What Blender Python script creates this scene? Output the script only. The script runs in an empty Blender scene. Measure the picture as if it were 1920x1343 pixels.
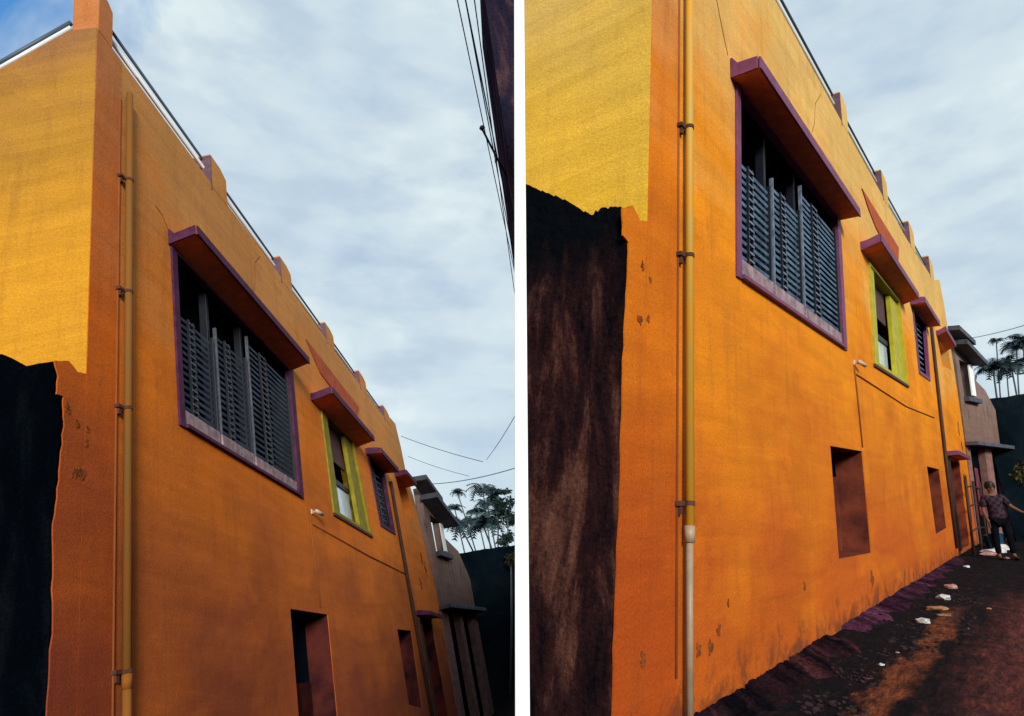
import bpy, bmesh, math, random
from mathutils import Vector, Matrix, noise
from mathutils.geometry import tessellate_polygon
random.seed(7)
sc = bpy.context.scene
COL = sc.collection
R_ = math.radians
# ------------------------------------------------------------------ camera
cam = bpy.data.cameras.new("camera")
cam.lens = 22.5; cam.sensor_width = 36; cam.clip_end = 2000; cam.clip_start = 0.05
co = bpy.data.objects.new("camera", cam); COL.objects.link(co)
EYE = Vector((0, 0, 1.4))
co.location = EYE; co.rotation_euler = (R_(90 + 20.911), 0, 0)
sc.camera = co
# ------------------------------------------------------------------ sun and sky
SUN = Vector((0.20, -0.933, 0.286)).normalized()
sl = bpy.data.lights.new("sun", 'SUN'); sl.energy = 4.2; sl.angle = R_(14); sl.color = (1.0, 0.93, 0.82)
so = bpy.data.objects.new("sun", sl); COL.objects.link(so)
so.rotation_euler = SUN.to_track_quat('Z', 'Y').to_euler(); so.location = (0, -20, 30)
sc.view_settings.view_transform = 'Standard'; sc.view_settings.look = 'None'
sc.view_settings.exposure = 0.0; sc.view_settings.gamma = 1; sc.view_settings.use_curve_mapping = False
W = bpy.data.worlds.new("World"); sc.world = W; W.use_nodes = True
nt = W.node_tree; N = nt.nodes; LK = nt.links; N.clear()
out = N.new('ShaderNodeOutputWorld'); bg = N.new('ShaderNodeBackground'); bg.inputs[1].default_value = 0.12
LK.new(bg.outputs[0], out.inputs[0])
sky = N.new('ShaderNodeTexSky'); sky.sky_type = 'NISHITA'; sky.sun_disc = False
sky.sun_elevation = math.asin(SUN.z); sky.sun_rotation = math.atan2(SUN.x, SUN.y)
sky.air_density = 1.0; sky.dust_density = 0.6
tc = N.new('ShaderNodeTexCoord')
def wn(scale, detail, rough, stretch, dist=0.0, off=(0, 0, 0)):
    mp = N.new('ShaderNodeMapping'); mp.inputs['Scale'].default_value = stretch; mp.inputs['Location'].default_value = off
    LK.new(tc.outputs['Generated'], mp.inputs[0])
    n = N.new('ShaderNodeTexNoise'); n.inputs['Scale'].default_value = scale; n.inputs['Detail'].default_value = detail
    n.inputs['Roughness'].default_value = rough; n.inputs['Distortion'].default_value = dist
    LK.new(mp.outputs[0], n.inputs['Vector']); return n
def ramp(tree, fac, stops, interp='EASE'):
    r = tree.nodes.new('ShaderNodeValToRGB'); r.color_ramp.interpolation = interp
    e = r.color_ramp.elements
    while len(e) < len(stops): e.new(0.5)
    for k, (p, c) in enumerate(stops):
        e[k].position = p; e[k].color = (*c, 1) if len(c) == 3 else c
    tree.links.new(fac, r.inputs[0]); return r
def mix(tree, fac, a, b, blend='MIX'):
    m = tree.nodes.new('ShaderNodeMix'); m.data_type = 'RGBA'; m.blend_type = blend
    for s, v in ((0, fac), (6, a), (7, b)):
        if hasattr(v, 'links'): tree.links.new(v, m.inputs[s])
        elif s == 0: m.inputs[0].default_value = v
        else: m.inputs[s].default_value = (*v, 1)
    return m.outputs[2]
K = 1 / 0.12
n1 = wn(3.2, 8, 0.58, (1, 1, 1.5), 0.15, (3.1, 0.4, 0))
n2 = wn(6.5, 5, 0.5, (1, 1, 2.8), 0.2, (1.3, 7.7, 2))
c1 = ramp(nt, n1.outputs[0], [(0.30, (0.50*K, 0.64*K, 0.79*K)), (0.48, (0.62*K, 0.75*K, 0.84*K)), (0.64, (0.76*K, 0.88*K, 0.91*K))])
c2 = ramp(nt, n2.outputs[0], [(0.30, (0.86, 0.88, 0.93)), (0.62, (1.08, 1.06, 1.03))])
cl = mix(nt, 1.0, c1.outputs[0], c2.outputs[0], 'MULTIPLY')
sp = N.new('ShaderNodeSeparateXYZ'); LK.new(tc.outputs['Generated'], sp.inputs[0])
hz = ramp(nt, sp.outputs[2], [(0.0, (1, 1, 1)), (0.36, (0, 0, 0))])
cl = mix(nt, hz.outputs[0], cl, (0.66*K, 0.79*K, 0.85*K))
# a gap in the cloud, high up on the left, shows the clear sky behind
vd = N.new('ShaderNodeVectorMath'); vd.operation = 'DOT_PRODUCT'; LK.new(tc.outputs['Generated'], vd.inputs[0])
gd = Vector((-0.58, 0.46, 0.68)).normalized(); vd.inputs[1].default_value = gd
gn = wn(5.0, 5, 0.6, (1, 1, 1), 0.4)
ad = N.new('ShaderNodeMath'); ad.operation = 'MULTIPLY_ADD'; LK.new(gn.outputs[0], ad.inputs[0]); ad.inputs[1].default_value = 0.035
LK.new(vd.outputs['Value'], ad.inputs[2])
gap = ramp(nt, ad.outputs[0], [(0.0, (0, 0, 0)), (1.0, (1, 1, 1))]); gap.color_ramp.elements[0].position = 0.994; gap.color_ramp.elements[1].position = 1.0
mr = N.new('ShaderNodeMapRange'); mr.inputs[1].default_value = 1.000; mr.inputs[2].default_value = 1.012; LK.new(ad.outputs[0], mr.inputs[0])
blue = mix(nt, 0.75, sky.outputs[0], (0.08*K, 0.33*K, 0.80*K))
cl = mix(nt, mr.outputs[0], cl, blue)
cl2 = mix(nt, 0.06, cl, sky.outputs[0])
LK.new(cl2, bg.inputs[0])

# ------------------------------------------------------------------ materials
def base_mat(name, rough=0.85, spec=0.3, metal=0.0):
    m = bpy.data.materials.new(name); m.use_nodes = True
    b = m.node_tree.nodes['Principled BSDF']
    b.inputs['Roughness'].default_value = rough; b.inputs['Metallic'].default_value = metal
    b.inputs['Specular IOR Level'].default_value = spec
    return m, m.node_tree, b
def tnoise(t, vec, scale, detail=5, rough=0.6, stretch=(1, 1, 1), dist=0.0, off=(0, 0, 0)):
    mp = t.nodes.new('ShaderNodeMapping'); mp.inputs['Scale'].default_value = stretch; mp.inputs['Location'].default_value = off
    t.links.new(vec, mp.inputs[0])
    n = t.nodes.new('ShaderNodeTexNoise'); n.inputs['Scale'].default_value = scale; n.inputs['Detail'].default_value = detail
    n.inputs['Roughness'].default_value = rough; n.inputs['Distortion'].default_value = dist
    t.links.new(mp.outputs[0], n.inputs['Vector']); return n.outputs[0]
def bump(t, b, h, strength, dist):
    bp = t.nodes.new('ShaderNodeBump'); bp.inputs['Strength'].default_value = strength; bp.inputs['Distance'].default_value = dist
    t.links.new(h, bp.inputs['Height']); t.links.new(bp.outputs[0], b.inputs['Normal'])
def mat(name, col, var=0.25, scale=6, rough=0.8, spec=0.3, metal=0, bmp=0.0, bscale=40, col2=None):
    m, t, b = base_mat(name, rough, spec, metal)
    tcn = t.nodes.new('ShaderNodeTexCoord'); v = tcn.outputs['Object']
    c2_ = col2 or tuple(c * (1 - var) for c in col)
    r = ramp(t, tnoise(t, v, scale), [(0.35, c2_), (0.65, col)], 'LINEAR')
    t.links.new(r.outputs[0], b.inputs['Base Color'])
    if bmp: bump(t, b, tnoise(t, v, bscale, 4, 0.7), bmp, 0.02)
    return m
def plaster(name, top, mid, low, vtop, vlow, grit=0.5, dirt=(0.16, 0.05, 0.02), dirt_amt=0.22, off=0, damp=False, strip_u=0):
    """lime-washed plaster: tone graded from top through middle to foot, mottled and gritty"""
    m, t, b = base_mat(name, 0.88, 0.12)
    tcn = t.nodes.new('ShaderNodeTexCoord'); uv = tcn.outputs['UV']
    s = t.nodes.new('ShaderNodeSeparateXYZ'); t.links.new(uv, s.inputs[0])
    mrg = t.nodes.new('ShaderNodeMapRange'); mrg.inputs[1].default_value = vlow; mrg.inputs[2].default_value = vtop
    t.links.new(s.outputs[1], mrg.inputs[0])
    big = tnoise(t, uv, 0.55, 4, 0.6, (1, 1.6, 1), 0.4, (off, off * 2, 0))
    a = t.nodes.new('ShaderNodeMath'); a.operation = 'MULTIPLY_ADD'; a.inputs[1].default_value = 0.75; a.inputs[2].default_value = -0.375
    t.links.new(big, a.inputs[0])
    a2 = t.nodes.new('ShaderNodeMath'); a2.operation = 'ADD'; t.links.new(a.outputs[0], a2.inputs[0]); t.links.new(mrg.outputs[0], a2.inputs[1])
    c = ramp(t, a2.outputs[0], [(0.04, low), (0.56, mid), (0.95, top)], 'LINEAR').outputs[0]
    # roller streaks and rain runs
    st = tnoise(t, uv, 2.2, 6, 0.65, (3.2, 0.35, 1), 0.0, (off, 0, 0))
    sm = ramp(t, st, [(0.47, (0, 0, 0)), (0.74, (1, 1, 1))]).outputs[0]
    sm2 = t.nodes.new('ShaderNodeMath'); sm2.operation = 'MULTIPLY'; sm2.inputs[1].default_value = dirt_amt; t.links.new(sm, sm2.inputs[0])
    c = mix(t, sm2.outputs[0], c, dirt)
    bands = tnoise(t, uv, 1.0, 4, 0.7, (0.5, 5, 1), 0.8, (0, off, 0))
    bm = ramp(t, bands, [(0.35, (0.88, 0.86, 0.82)), (0.65, (1.1, 1.1, 1.1))], 'LINEAR').outputs[0]
    c = mix(t, 0.8, c, bm, 'MULTIPLY')
    fine = tnoise(t, uv, 48, 3, 0.7, (1, 1.3, 1), 0.6)
    fm = ramp(t, fine, [(0.36, (0.80, 0.76, 0.72)), (0.62, (1.12, 1.14, 1.16))], 'LINEAR').outputs[0]
    c = mix(t, 0.75, c, fm, 'MULTIPLY')
    if strip_u:
        sr = ramp(t, s.outputs[0], [(0.0, (0, 0, 0)), (1.0, (1, 1, 1))], 'LINEAR')
        e = sr.color_ramp.elements; e[0].position = max(0.001, strip_u - .03); e[1].position = strip_u + .03
        c = mix(t, sr.outputs[0], mix(t, 1.0, c, (0.86, 0.70, 0.80), 'MULTIPLY'), c)
    # faint repaired patches: cells with slightly different tint and crisp, wobbling borders
    vo = t.nodes.new('ShaderNodeTexVoronoi'); vo.inputs['Scale'].default_value = 0.9; vo.feature = 'F1'
    wv = t.nodes.new('ShaderNodeVectorMath'); wv.operation = 'ADD'; t.links.new(uv, wv.inputs[0])
    nn_ = t.nodes.new('ShaderNodeTexNoise'); nn_.inputs['Scale'].default_value = 2.5; nn_.inputs['Detail'].default_value = 4; t.links.new(uv, nn_.inputs['Vector'])
    t.links.new(nn_.outputs['Color'], wv.inputs[1]); t.links.new(wv.outputs[0], vo.inputs['Vector'])
    bw = t.nodes.new('ShaderNodeRGBToBW'); t.links.new(vo.outputs['Color'], bw.inputs[0])
    c = mix(t, 0.8, c, ramp(t, bw.outputs[0], [(0.25, (0.93, 0.92, 0.90)), (0.75, (1.06, 1.06, 1.06))], 'LINEAR').outputs[0], 'MULTIPLY')
    if damp:
        dn = tnoise(t, uv, 3.2, 6, 0.7, (1, 0.8, 1), 0.5, (off, 4, 0))
        mr2 = t.nodes.new('ShaderNodeMapRange'); mr2.inputs[1].default_value = vlow + 1.0; mr2.inputs[2].default_value = vlow - 0.1
        t.links.new(s.outputs[1], mr2.inputs[0])
        mu = t.nodes.new('ShaderNodeMath'); mu.operation = 'MULTIPLY'; t.links.new(dn, mu.inputs[0]); t.links.new(mr2.outputs[0], mu.inputs[1])
        dm = ramp(t, mu.outputs[0], [(0.36, (0, 0, 0)), (0.56, (0.75, 0.75, 0.75))]).outputs[0]
        c = mix(t, dm, c, (0.10, 0.03, 0.012))
    t.links.new(c, b.inputs['Base Color'])
    h = t.nodes.new('ShaderNodeMath'); h.operation = 'MULTIPLY_ADD'; t.links.new(fine, h.inputs[0]); h.inputs[1].default_value = 0.7
    t.links.new(tnoise(t, uv, 9, 5, 0.6), h.inputs[2])
    bump(t, b, h.outputs[0], grit, 0.012)
    return m
def stained(name, a_, b_, c_, scale=2.0, stretch=(2.2, 0.6, 1), bmp=0.6, rough=0.95, top=None):
    m, t, b = base_mat(name, rough, 0.0)
    uv = t.nodes.new('ShaderNodeTexCoord').outputs['UV']
    n = tnoise(t, uv, scale, 7, 0.65, stretch, 0.5)
    c = ramp(t, n, [(0.36, a_), (0.52, b_), (0.68, c_)], 'LINEAR').outputs[0]
    f = tnoise(t, uv, 40, 3, 0.7)
    c = mix(t, 0.7, c, ramp(t, f, [(0.35, (0.5, 0.5, 0.5)), (0.65, (1.4, 1.35, 1.3))], 'LINEAR').outputs[0], 'MULTIPLY')
    if top:   # near-black band below the broken coping
        s2 = t.nodes.new('ShaderNodeSeparateXYZ'); t.links.new(uv, s2.inputs[0])
        nz = t.nodes.new('ShaderNodeMath'); nz.operation = 'MULTIPLY_ADD'; nz.inputs[1].default_value = 1.2; t.links.new(tnoise(t, uv, 3, 5, .6, (1.5, .4, 1)), nz.inputs[0]); t.links.new(s2.outputs[1], nz.inputs[2])
        q = t.nodes.new('ShaderNodeMapRange'); q.inputs[1].default_value = top[1] + .6; q.inputs[2].default_value = top[0] + .6; t.links.new(nz.outputs[0], q.inputs[0])
        c = mix(t, q.outputs[0], c, (0.003, 0.004, 0.006))
    t.links.new(c, b.inputs['Base Color'])
    bump(t, b, tnoise(t, uv, 14, 7, 0.7), bmp, 0.03)
    return m

M = {}
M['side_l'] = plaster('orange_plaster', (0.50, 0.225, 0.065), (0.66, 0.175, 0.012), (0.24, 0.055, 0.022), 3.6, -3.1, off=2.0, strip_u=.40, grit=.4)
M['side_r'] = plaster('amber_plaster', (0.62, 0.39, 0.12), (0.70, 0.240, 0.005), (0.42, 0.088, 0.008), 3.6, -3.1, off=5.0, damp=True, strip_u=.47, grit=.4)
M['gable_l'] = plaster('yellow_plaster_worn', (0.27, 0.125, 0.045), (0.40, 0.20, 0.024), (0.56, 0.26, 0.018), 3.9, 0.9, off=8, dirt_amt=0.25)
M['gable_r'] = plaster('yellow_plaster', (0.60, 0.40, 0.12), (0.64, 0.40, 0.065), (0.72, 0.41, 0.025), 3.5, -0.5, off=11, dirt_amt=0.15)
M['old_l'] = stained('sooty_black_wall', (0.0006, 0.0012, 0.0022), (0.001, 0.002, 0.0038), (0.003, 0.0042, 0.006), bmp=0.4)
M['old_r'] = stained('damp_brown_wall', (0.004, 0.004, 0.006), (0.026, 0.010, 0.011), (0.12, 0.05, 0.036), 2.2, (2.2, 0.55, 1), bmp=1.0, top=(-.15, -.75))
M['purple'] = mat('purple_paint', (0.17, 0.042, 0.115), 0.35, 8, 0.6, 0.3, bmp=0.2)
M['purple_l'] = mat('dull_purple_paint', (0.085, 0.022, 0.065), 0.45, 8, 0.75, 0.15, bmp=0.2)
M['purple_grey'] = mat('faded_purple_paint', (0.13, 0.07, 0.10), 0.4, 8, 0.8, bmp=0.2)
M['soffit'] = mat('terracotta_soffit', (0.70, 0.17, 0.06), 0.3, 7, 0.9, bmp=0.3)
M['slate'] = mat('slate_grey_cement', (0.075, 0.085, 0.12), 0.4, 5, 0.9, bmp=0.4)
M['greyw'] = plaster('grey_mauve_render', (0.20, 0.15, 0.15), (0.19, 0.125, 0.105), (0.12, 0.07, 0.065), 3.0, -2.0, dirt=(0.025, 0.018, 0.025), dirt_amt=0.8, off=3)
M['pinkp'] = mat('pink_cement', (0.24, 0.12, 0.11), 0.4, 6, 0.9, bmp=0.3)
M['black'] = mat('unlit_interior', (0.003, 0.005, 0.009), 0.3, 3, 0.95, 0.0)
M['bluegrey'] = mat('blue_grey_metal', (0.12, 0.23, 0.36), 0.7, 3, 0.5, 0.4, 0.0, col2=(0.025, 0.05, 0.10))
M['stile'] = mat('pale_blue_grey_paint', (0.16, 0.20, 0.30), 0.6, 14, 0.6, 0.4, col2=(0.05, 0.07, 0.11))
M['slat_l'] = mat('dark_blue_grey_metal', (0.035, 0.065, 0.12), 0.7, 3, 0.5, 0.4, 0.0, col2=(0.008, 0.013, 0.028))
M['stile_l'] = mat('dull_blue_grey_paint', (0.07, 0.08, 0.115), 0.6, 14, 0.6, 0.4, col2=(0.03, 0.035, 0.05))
M['dark_frame'] = mat('dark_window_paint_and_reveal_shade', (0.005, 0.008, 0.016), 0.4, 8, 0.5)
M['sill'] = mat('dusty_lilac_sill', (0.34, 0.24, 0.27), 0.55, 9, 0.8, bmp=0.3)
M['lime'] = mat('lime_yellow_paint', (0.42, 0.38, 0.015), 0.3, 6, 0.6, bmp=0.2)
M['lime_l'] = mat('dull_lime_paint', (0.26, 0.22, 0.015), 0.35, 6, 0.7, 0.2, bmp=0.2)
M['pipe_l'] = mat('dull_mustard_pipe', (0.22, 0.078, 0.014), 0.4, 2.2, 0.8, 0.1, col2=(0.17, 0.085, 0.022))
M['pipe'] = mat('mustard_pvc_pipe', (0.56, 0.26, 0.012), 0.35, 2.2, 0.6, 0.3, col2=(0.44, 0.29, 0.05))
M['pipe_grey'] = mat('grey_pvc_pipe', (0.34, 0.25, 0.17), 0.3, 5, 0.5, 0.4)
M['rust'] = mat('rusty_iron', (0.10, 0.035, 0.02), 0.5, 15, 0.85, bmp=0.3)
M['darkpipe'] = mat('dark_brown_pipe', (0.05, 0.02, 0.012), 0.4, 8, 0.7)
M['white_pipe'] = mat('white_painted_pipe', (0.66, 0.69, 0.74), 0.08, 3, 0.35, 0.5)
M['dark_pipe2'] = mat('blue_grey_pipe', (0.05, 0.075, 0.11), 0.3, 3, 0.5, 0.4)
M['white'] = mat('white_paint_and_paper_gap', (0.80, 0.84, 0.85), 0.05, 3, 0.6, 0.3)
M['cream'] = mat('yellowed_white_plastic', (0.52, 0.42, 0.34), 0.2, 8, 0.6)
M['lining_l'] = mat('dark_red_recess_shade', (0.085, 0.020, 0.016), 0.45, 2, 0.95, 0.0, bmp=0.3, col2=(0.016, 0.007, 0.009))  # dark red carries the shade inside the left house's recesses
M['lining'] = mat('red_recess_shade', (0.17, 0.040, 0.022), 0.45, 3, 0.95, 0.05, bmp=0.3, col2=(0.06, 0.016, 0.014))  # red-brown darkened to stand for shade inside the recesses
M['sootwash'] = mat('damp_stain', (0.06, 0.022, 0.012), 0.5, 18, 0.95, 0.0)
M['blown'] = mat('bare_brown_undercoat', (0.30, 0.085, 0.018), 0.5, 26, 0.95, 0.05, bmp=0.8, bscale=60, col2=(0.12, 0.035, 0.012))
M['red_shade'] = mat('rust_red_shade', (0.40, 0.075, 0.02), 0.3, 6, 0.9, bmp=0.3)  # wall orange darkened to red for the wedge of shade
M['wire'] = mat('black_cable', (0.018, 0.03, 0.055), 0.3, 3, 0.7)
M['cable_and_shade'] = mat('brown_cable_and_shade', (0.25, 0.072, 0.016), 0.3, 3, 0.9)  # brown of wall cables and cracks, also of the drain pipe's shade
M['glass'] = mat('painted_sky_reflection', (0.66, 0.76, 0.85), 0.5, 4, 0.12, 0.8, 0.15, col2=(0.45, 0.60, 0.74))  # pale blue base colour stands for sky reflected in the pane
M['blind'] = mat('brown_slatted_blind', (0.10, 0.045, 0.05), 0.5, 22, 0.8)
M['palm'] = mat('areca_frond', (0.030, 0.060, 0.070), 0.5, 3, 0.7, 0.2)
M['trunk'] = mat('areca_trunk', (0.10, 0.12, 0.14), 0.4, 3, 0.9)
M['leaf'] = mat('dark_leaf', (0.022, 0.05, 0.045), 0.5, 3, 0.7, 0.2)
M['leafy'] = mat('olive_leaf', (0.05, 0.055, 0.018), 0.5, 3, 0.7, 0.2)
M['darkwall'] = stained('blackened_boundary_wall', (0.002, 0.005, 0.008), (0.004, 0.009, 0.014), (0.009, 0.015, 0.020), 0.8, (1, 1, 1), 0.3)
M['tower'] = stained('dark_brick_render', (0.008, 0.010, 0.022), (0.02, 0.015, 0.03), (0.09, 0.05, 0.05), 1.4, (2, 0.5, 1), 0.6)
M['skin'] = mat('brown_skin', (0.14, 0.058, 0.038), 0.15, 5, 0.6)
M['hair'] = mat('black_hair', (0.006, 0.006, 0.007), 0.3, 9, 0.5)
M['trouser'] = mat('dark_trouser_cloth', (0.005, 0.006, 0.010), 0.4, 9, 0.95, 0.0)
M['bluecl'] = mat('blue_plastic', (0.03, 0.12, 0.20), 0.4, 6, 0.5)
M['pinkcl'] = mat('faded_pink_cloth', (0.16, 0.03, 0.05), 0.5, 6, 0.9)
M['bag'] = mat('white_plastic_bag', (0.55, 0.55, 0.56), 0.4, 12, 0.5)
M['bagp'] = mat('pink_plastic_scrap', (0.42, 0.22, 0.20), 0.4, 12, 0.6)
M['tan'] = mat('tan_cardboard_scrap', (0.30, 0.15, 0.07), 0.4, 12, 0.8)
M['stone'] = mat('dark_purple_stone', (0.022, 0.011, 0.015), 0.6, 5, 0.95, bmp=0.5)
M['kerb_dark'] = stained('purple_black_rubble_cement', (0.004, 0.004, 0.006), (0.022, 0.010, 0.014), (0.075, 0.026, 0.030), 3.0, (1, 1, 1), 1.0)
M['kerb'] = stained('purple_washed_cement', (0.010, 0.006, 0.010), (0.040, 0.015, 0.030), (0.12, 0.040, 0.085), 2.6, (1, 1, 1), 1.0)
m, t, b = base_mat('checked_shirt_cloth', 0.9, 0.1)
ck = t.nodes.new('ShaderNodeTexChecker'); ck.inputs['Scale'].default_value = 14
ck.inputs[1].default_value = (0.045, 0.02, 0.03, 1); ck.inputs[2].default_value = (0.008, 0.010, 0.016, 1)
t.links.new(t.nodes.new('ShaderNodeTexCoord').outputs['Object'], ck.inputs[0]); t.links.new(ck.outputs[0], b.inputs['Base Color']); M['shirt'] = m
def ground_mat(name, a_, b_, c_, scale):
    m, t, b = base_mat(name, 0.98, 0.05)
    v = t.nodes.new('ShaderNodeTexCoord').outputs['Object']
    n = tnoise(t, v, scale, 8, 0.68, (1, 0.45, 1), 0.6)
    c = ramp(t, n, [(0.40, a_), (0.55, b_), (0.70, c_)], 'LINEAR').outputs[0]
    f = tnoise(t, v, 30, 4, 0.7)
    c = mix(t, 0.8, c, ramp(t, f, [(0.35, (0.4, 0.4, 0.4)), (0.66, (1.5, 1.45, 1.4))], 'LINEAR').outputs[0], 'MULTIPLY')
    t.links.new(c, b.inputs['Base Color']); bump(t, b, tnoise(t, v, 9, 9, 0.7), 0.9, 0.06)
    return m
M['mud'] = ground_mat('wet_black_soil', (0.006, 0.008, 0.011), (0.014, 0.010, 0.012), (0.055, 0.018, 0.014), 1.2)
M['clay'] = ground_mat('red_clay_track', (0.10, 0.035, 0.018), (0.22, 0.075, 0.030), (0.34, 0.12, 0.045), 2.2)
M['clay2'] = ground_mat('dull_red_soil', (0.035, 0.014, 0.016), (0.085, 0.028, 0.026), (0.16, 0.05, 0.038), 1.4)

# ------------------------------------------------------------------ two building plots, each with its own axes:
# u runs along the side wall away from the lane's near end, v is the leaning upright, n faces the lane
class Site:
    def __init__(s, o, u, v, n): s.o, s.u, s.v, s.n = Vector(o), Vector(u), Vector(v), Vector(n)
    def pt(s, U, V, C=0.0): return s.o + s.u * U + s.v * V + s.n * C
    def inv(s, p):
        m3 = Matrix((s.u, s.v, s.n)).transposed(); return m3.inverted() @ (Vector(p) - s.o)
SL = Site((-3.3872, 4.7922, 3.1468), (0.0679, 0.9953, -0.069), (-0.2149, 0.0184, 0.9765), (0.9751, -0.0516, 0.2155))
SR = Site((0.9031, 3.6269, 3.8151), (0.6339, 0.7649, 0.1147), (0.0793, -0.0712, 0.9943), (0.7733, -0.625, -0.1065))
SW = Site((0, 0, 0), (1, 0, 0), (0, 0, 1), (0, -1, 0))
BASE_L, BASE_R = -4.2, -3.2
WLOC = {}
def tag(o, label=None, cat=None, group=None, kind=None):
    if label: o['label'] = label
    if cat: o['category'] = cat
    if group: o['group'] = group
    if kind: o['kind'] = kind
    return o
def empty(name, p, label=None, cat=None, group=None):
    o = bpy.data.objects.new(name, None); COL.objects.link(o); o.location = p; o.empty_display_size = 0.2
    WLOC[o.name] = Vector(p); return tag(o, label, cat, group)
class MB:
    """collects shapes in plot coordinates (U, V, C) and links them as one mesh object"""
    def __init__(s, site, fn=None): s.S = site; s.v = []; s.f = []; s.uv = []; s.fn = fn; s.mi = []; s.cur = 0
    def add(s, pts, faces):
        k = len(s.v)
        for p in pts:
            q = s.fn(*p) if s.fn else p
            s.v.append(s.S.pt(*q)); s.uv.append((q[0] + q[2], q[1]))
        for f in faces: s.f.append([k + i for i in f]); s.mi.append(s.cur)
        return s
    def box(s, a, b, c, d, e, f):
        P = [(x, y, z) for x in (a, b) for y in (c, d) for z in (e, f)]
        return s.add(P, [(0, 1, 3, 2), (4, 6, 7, 5), (0, 4, 5, 1), (2, 3, 7, 6), (0, 2, 6, 4), (1, 5, 7, 3)])
    def prism(s, poly, off, holes=()):
        """poly: list of (U,V,C); off: (dU,dV,dC); holes cut right through"""
        loops = [list(poly)] + [list(h) for h in holes]
        flat = [p for l in loops for p in l]; n = len(flat)
        tri = tessellate_polygon([[Vector(p) for p in l] for l in loops])
        back = [tuple(p[i] + off[i] for i in range(3)) for p in flat]
        F = [tuple(x) for x in tri] + [tuple(n + i for i in reversed(x)) for x in tri]
        k = 0
        for l in loops:
            m_ = len(l)
            for i in range(m_): j = (i + 1) % m_; F.append((k + i, k + j, n + k + j, n + k + i))
            k += m_
        return s.add(flat + back, F)
    def tube(s, pts, r, seg=10, r2=None, cap=True):
        P = [s.S.pt(*p) for p in pts]; n = len(P); k = len(s.v)
        for i, p in enumerate(P):
            d = (P[min(i + 1, n - 1)] - P[max(i - 1, 0)]).normalized()
            a = d.cross(Vector((0.31, 0.17, 0.93))); a = a if a.length > 0.1 else d.cross(Vector((1, 0, 0))); a.normalize(); b_ = d.cross(a)
            rr = r if r2 is None else r + (r2 - r) * i / max(1, n - 1)
            for j in range(seg):
                an = 2 * math.pi * j / seg; s.v.append(p + (a * math.cos(an) + b_ * math.sin(an)) * rr); s.uv.append((j / seg, pts[i][1]))
        for i in range(n - 1):
            for j in range(seg): s.f.append([k + i * seg + j, k + i * seg + (j + 1) % seg, k + (i + 1) * seg + (j + 1) % seg, k + (i + 1) * seg + j]); s.mi.append(s.cur)
        if cap:
            s.f.append([k + j for j in range(seg)]); s.f.append([k + (n - 1) * seg + j for j in range(seg)]); s.mi += [s.cur] * 2
        return s
    def blob(s, c, r, sub=1, jit=0.25, sq=(1, 1, 1)):
        bm = bmesh.new(); bmesh.ops.create_icosphere(bm, subdivisions=sub, radius=1)
        k = len(s.v); cw = s.S.pt(*c)
        for v in bm.verts:
            q = v.co * r * (1 + random.uniform(-jit, jit)); s.v.append(cw + Vector((q.x * sq[0], q.y * sq[1], q.z * sq[2]))); s.uv.append((v.co.x, v.co.z))
        for f in bm.faces: s.f.append([k + v.index for v in f.verts]); s.mi.append(s.cur)
        bm.free(); return s
    def build(s, name, mats, parent=None, base=None, smooth=False, bevel=0):
        me = bpy.data.meshes.new(name); base = s.S.pt(*base) if base is not None else Vector((0, 0, 0))
        if parent: base = WLOC[parent.name].copy() if not base.length else base
        if not parent and not base.length and s.v: base = sum(s.v, Vector()) / len(s.v); base.z = min(v.z for v in s.v)
        me.from_pydata([v - base for v in s.v], [], s.f)
        ul = me.uv_layers.new(name='UVMap')
        for l in me.loops: ul.data[l.index].uv = s.uv[l.vertex_index]
        mats = mats if isinstance(mats, (list, tuple)) else [mats]
        for m_ in mats: me.materials.append(M[m_])
        for p, i in zip(me.polygons, s.mi): p.material_index = i; p.use_smooth = smooth
        bm = bmesh.new(); bm.from_mesh(me); bmesh.ops.recalc_face_normals(bm, faces=bm.faces); bm.to_mesh(me); bm.free()
        o = bpy.data.objects.new(name, me); COL.objects.link(o)
        if parent: o.parent = parent; o.location = base - WLOC[parent.name]
        else: o.location = base
        WLOC[o.name] = base
        if bevel:
            bv = o.modifiers.new('bevel', 'BEVEL'); bv.width = bevel; bv.segments = 2; bv.limit_method = 'ANGLE'
        return o
def copy_at(o, world_off, parent=None):
    c = o.copy(); COL.objects.link(c); c.parent = parent or o.parent; c.location = o.location + world_off
    WLOC[c.name] = WLOC[o.name] + world_off
    for ch in list(o.children):
        d = ch.copy(); COL.objects.link(d); d.parent = c; WLOC[d.name] = WLOC[ch.name] + world_off
    return c

# ------------------------------------------------------------------ ground: two gently sloping lanes that meet by the white gap
NLg = SL.u.cross(SL.n).normalized(); NRg = SR.u.cross(SR.n).normalized()
P0L = SL.pt(0, BASE_L, 0); P0R = SR.pt(0, BASE_R, 0)
def plane_z(x, y, p, n_): return p.z - (n_.x * (x - p.x) + n_.y * (y - p.y)) / n_.z
def ground_z(x, y):
    r = math.hypot(x, y); k = 1 if r < 70 else 70 / r; x2, y2 = x * k, y * k
    a = plane_z(x2, y2, P0L, NLg); b_ = plane_z(x2, y2, P0R, NRg)
    t_ = (x2 / max(1.5, abs(y2)) + 0.02) / 0.10
    t_ = min(1, max(0, t_)); t_ = t_ * t_ * (3 - 2 * t_)
    return a * (1 - t_) + b_ * t_
g = MB(SW); rings = [0] + [0.35 * 1.135 ** i for i in range(62)]; seg = 180
pts = [(0, ground_z(0, 0), 0)]
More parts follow.
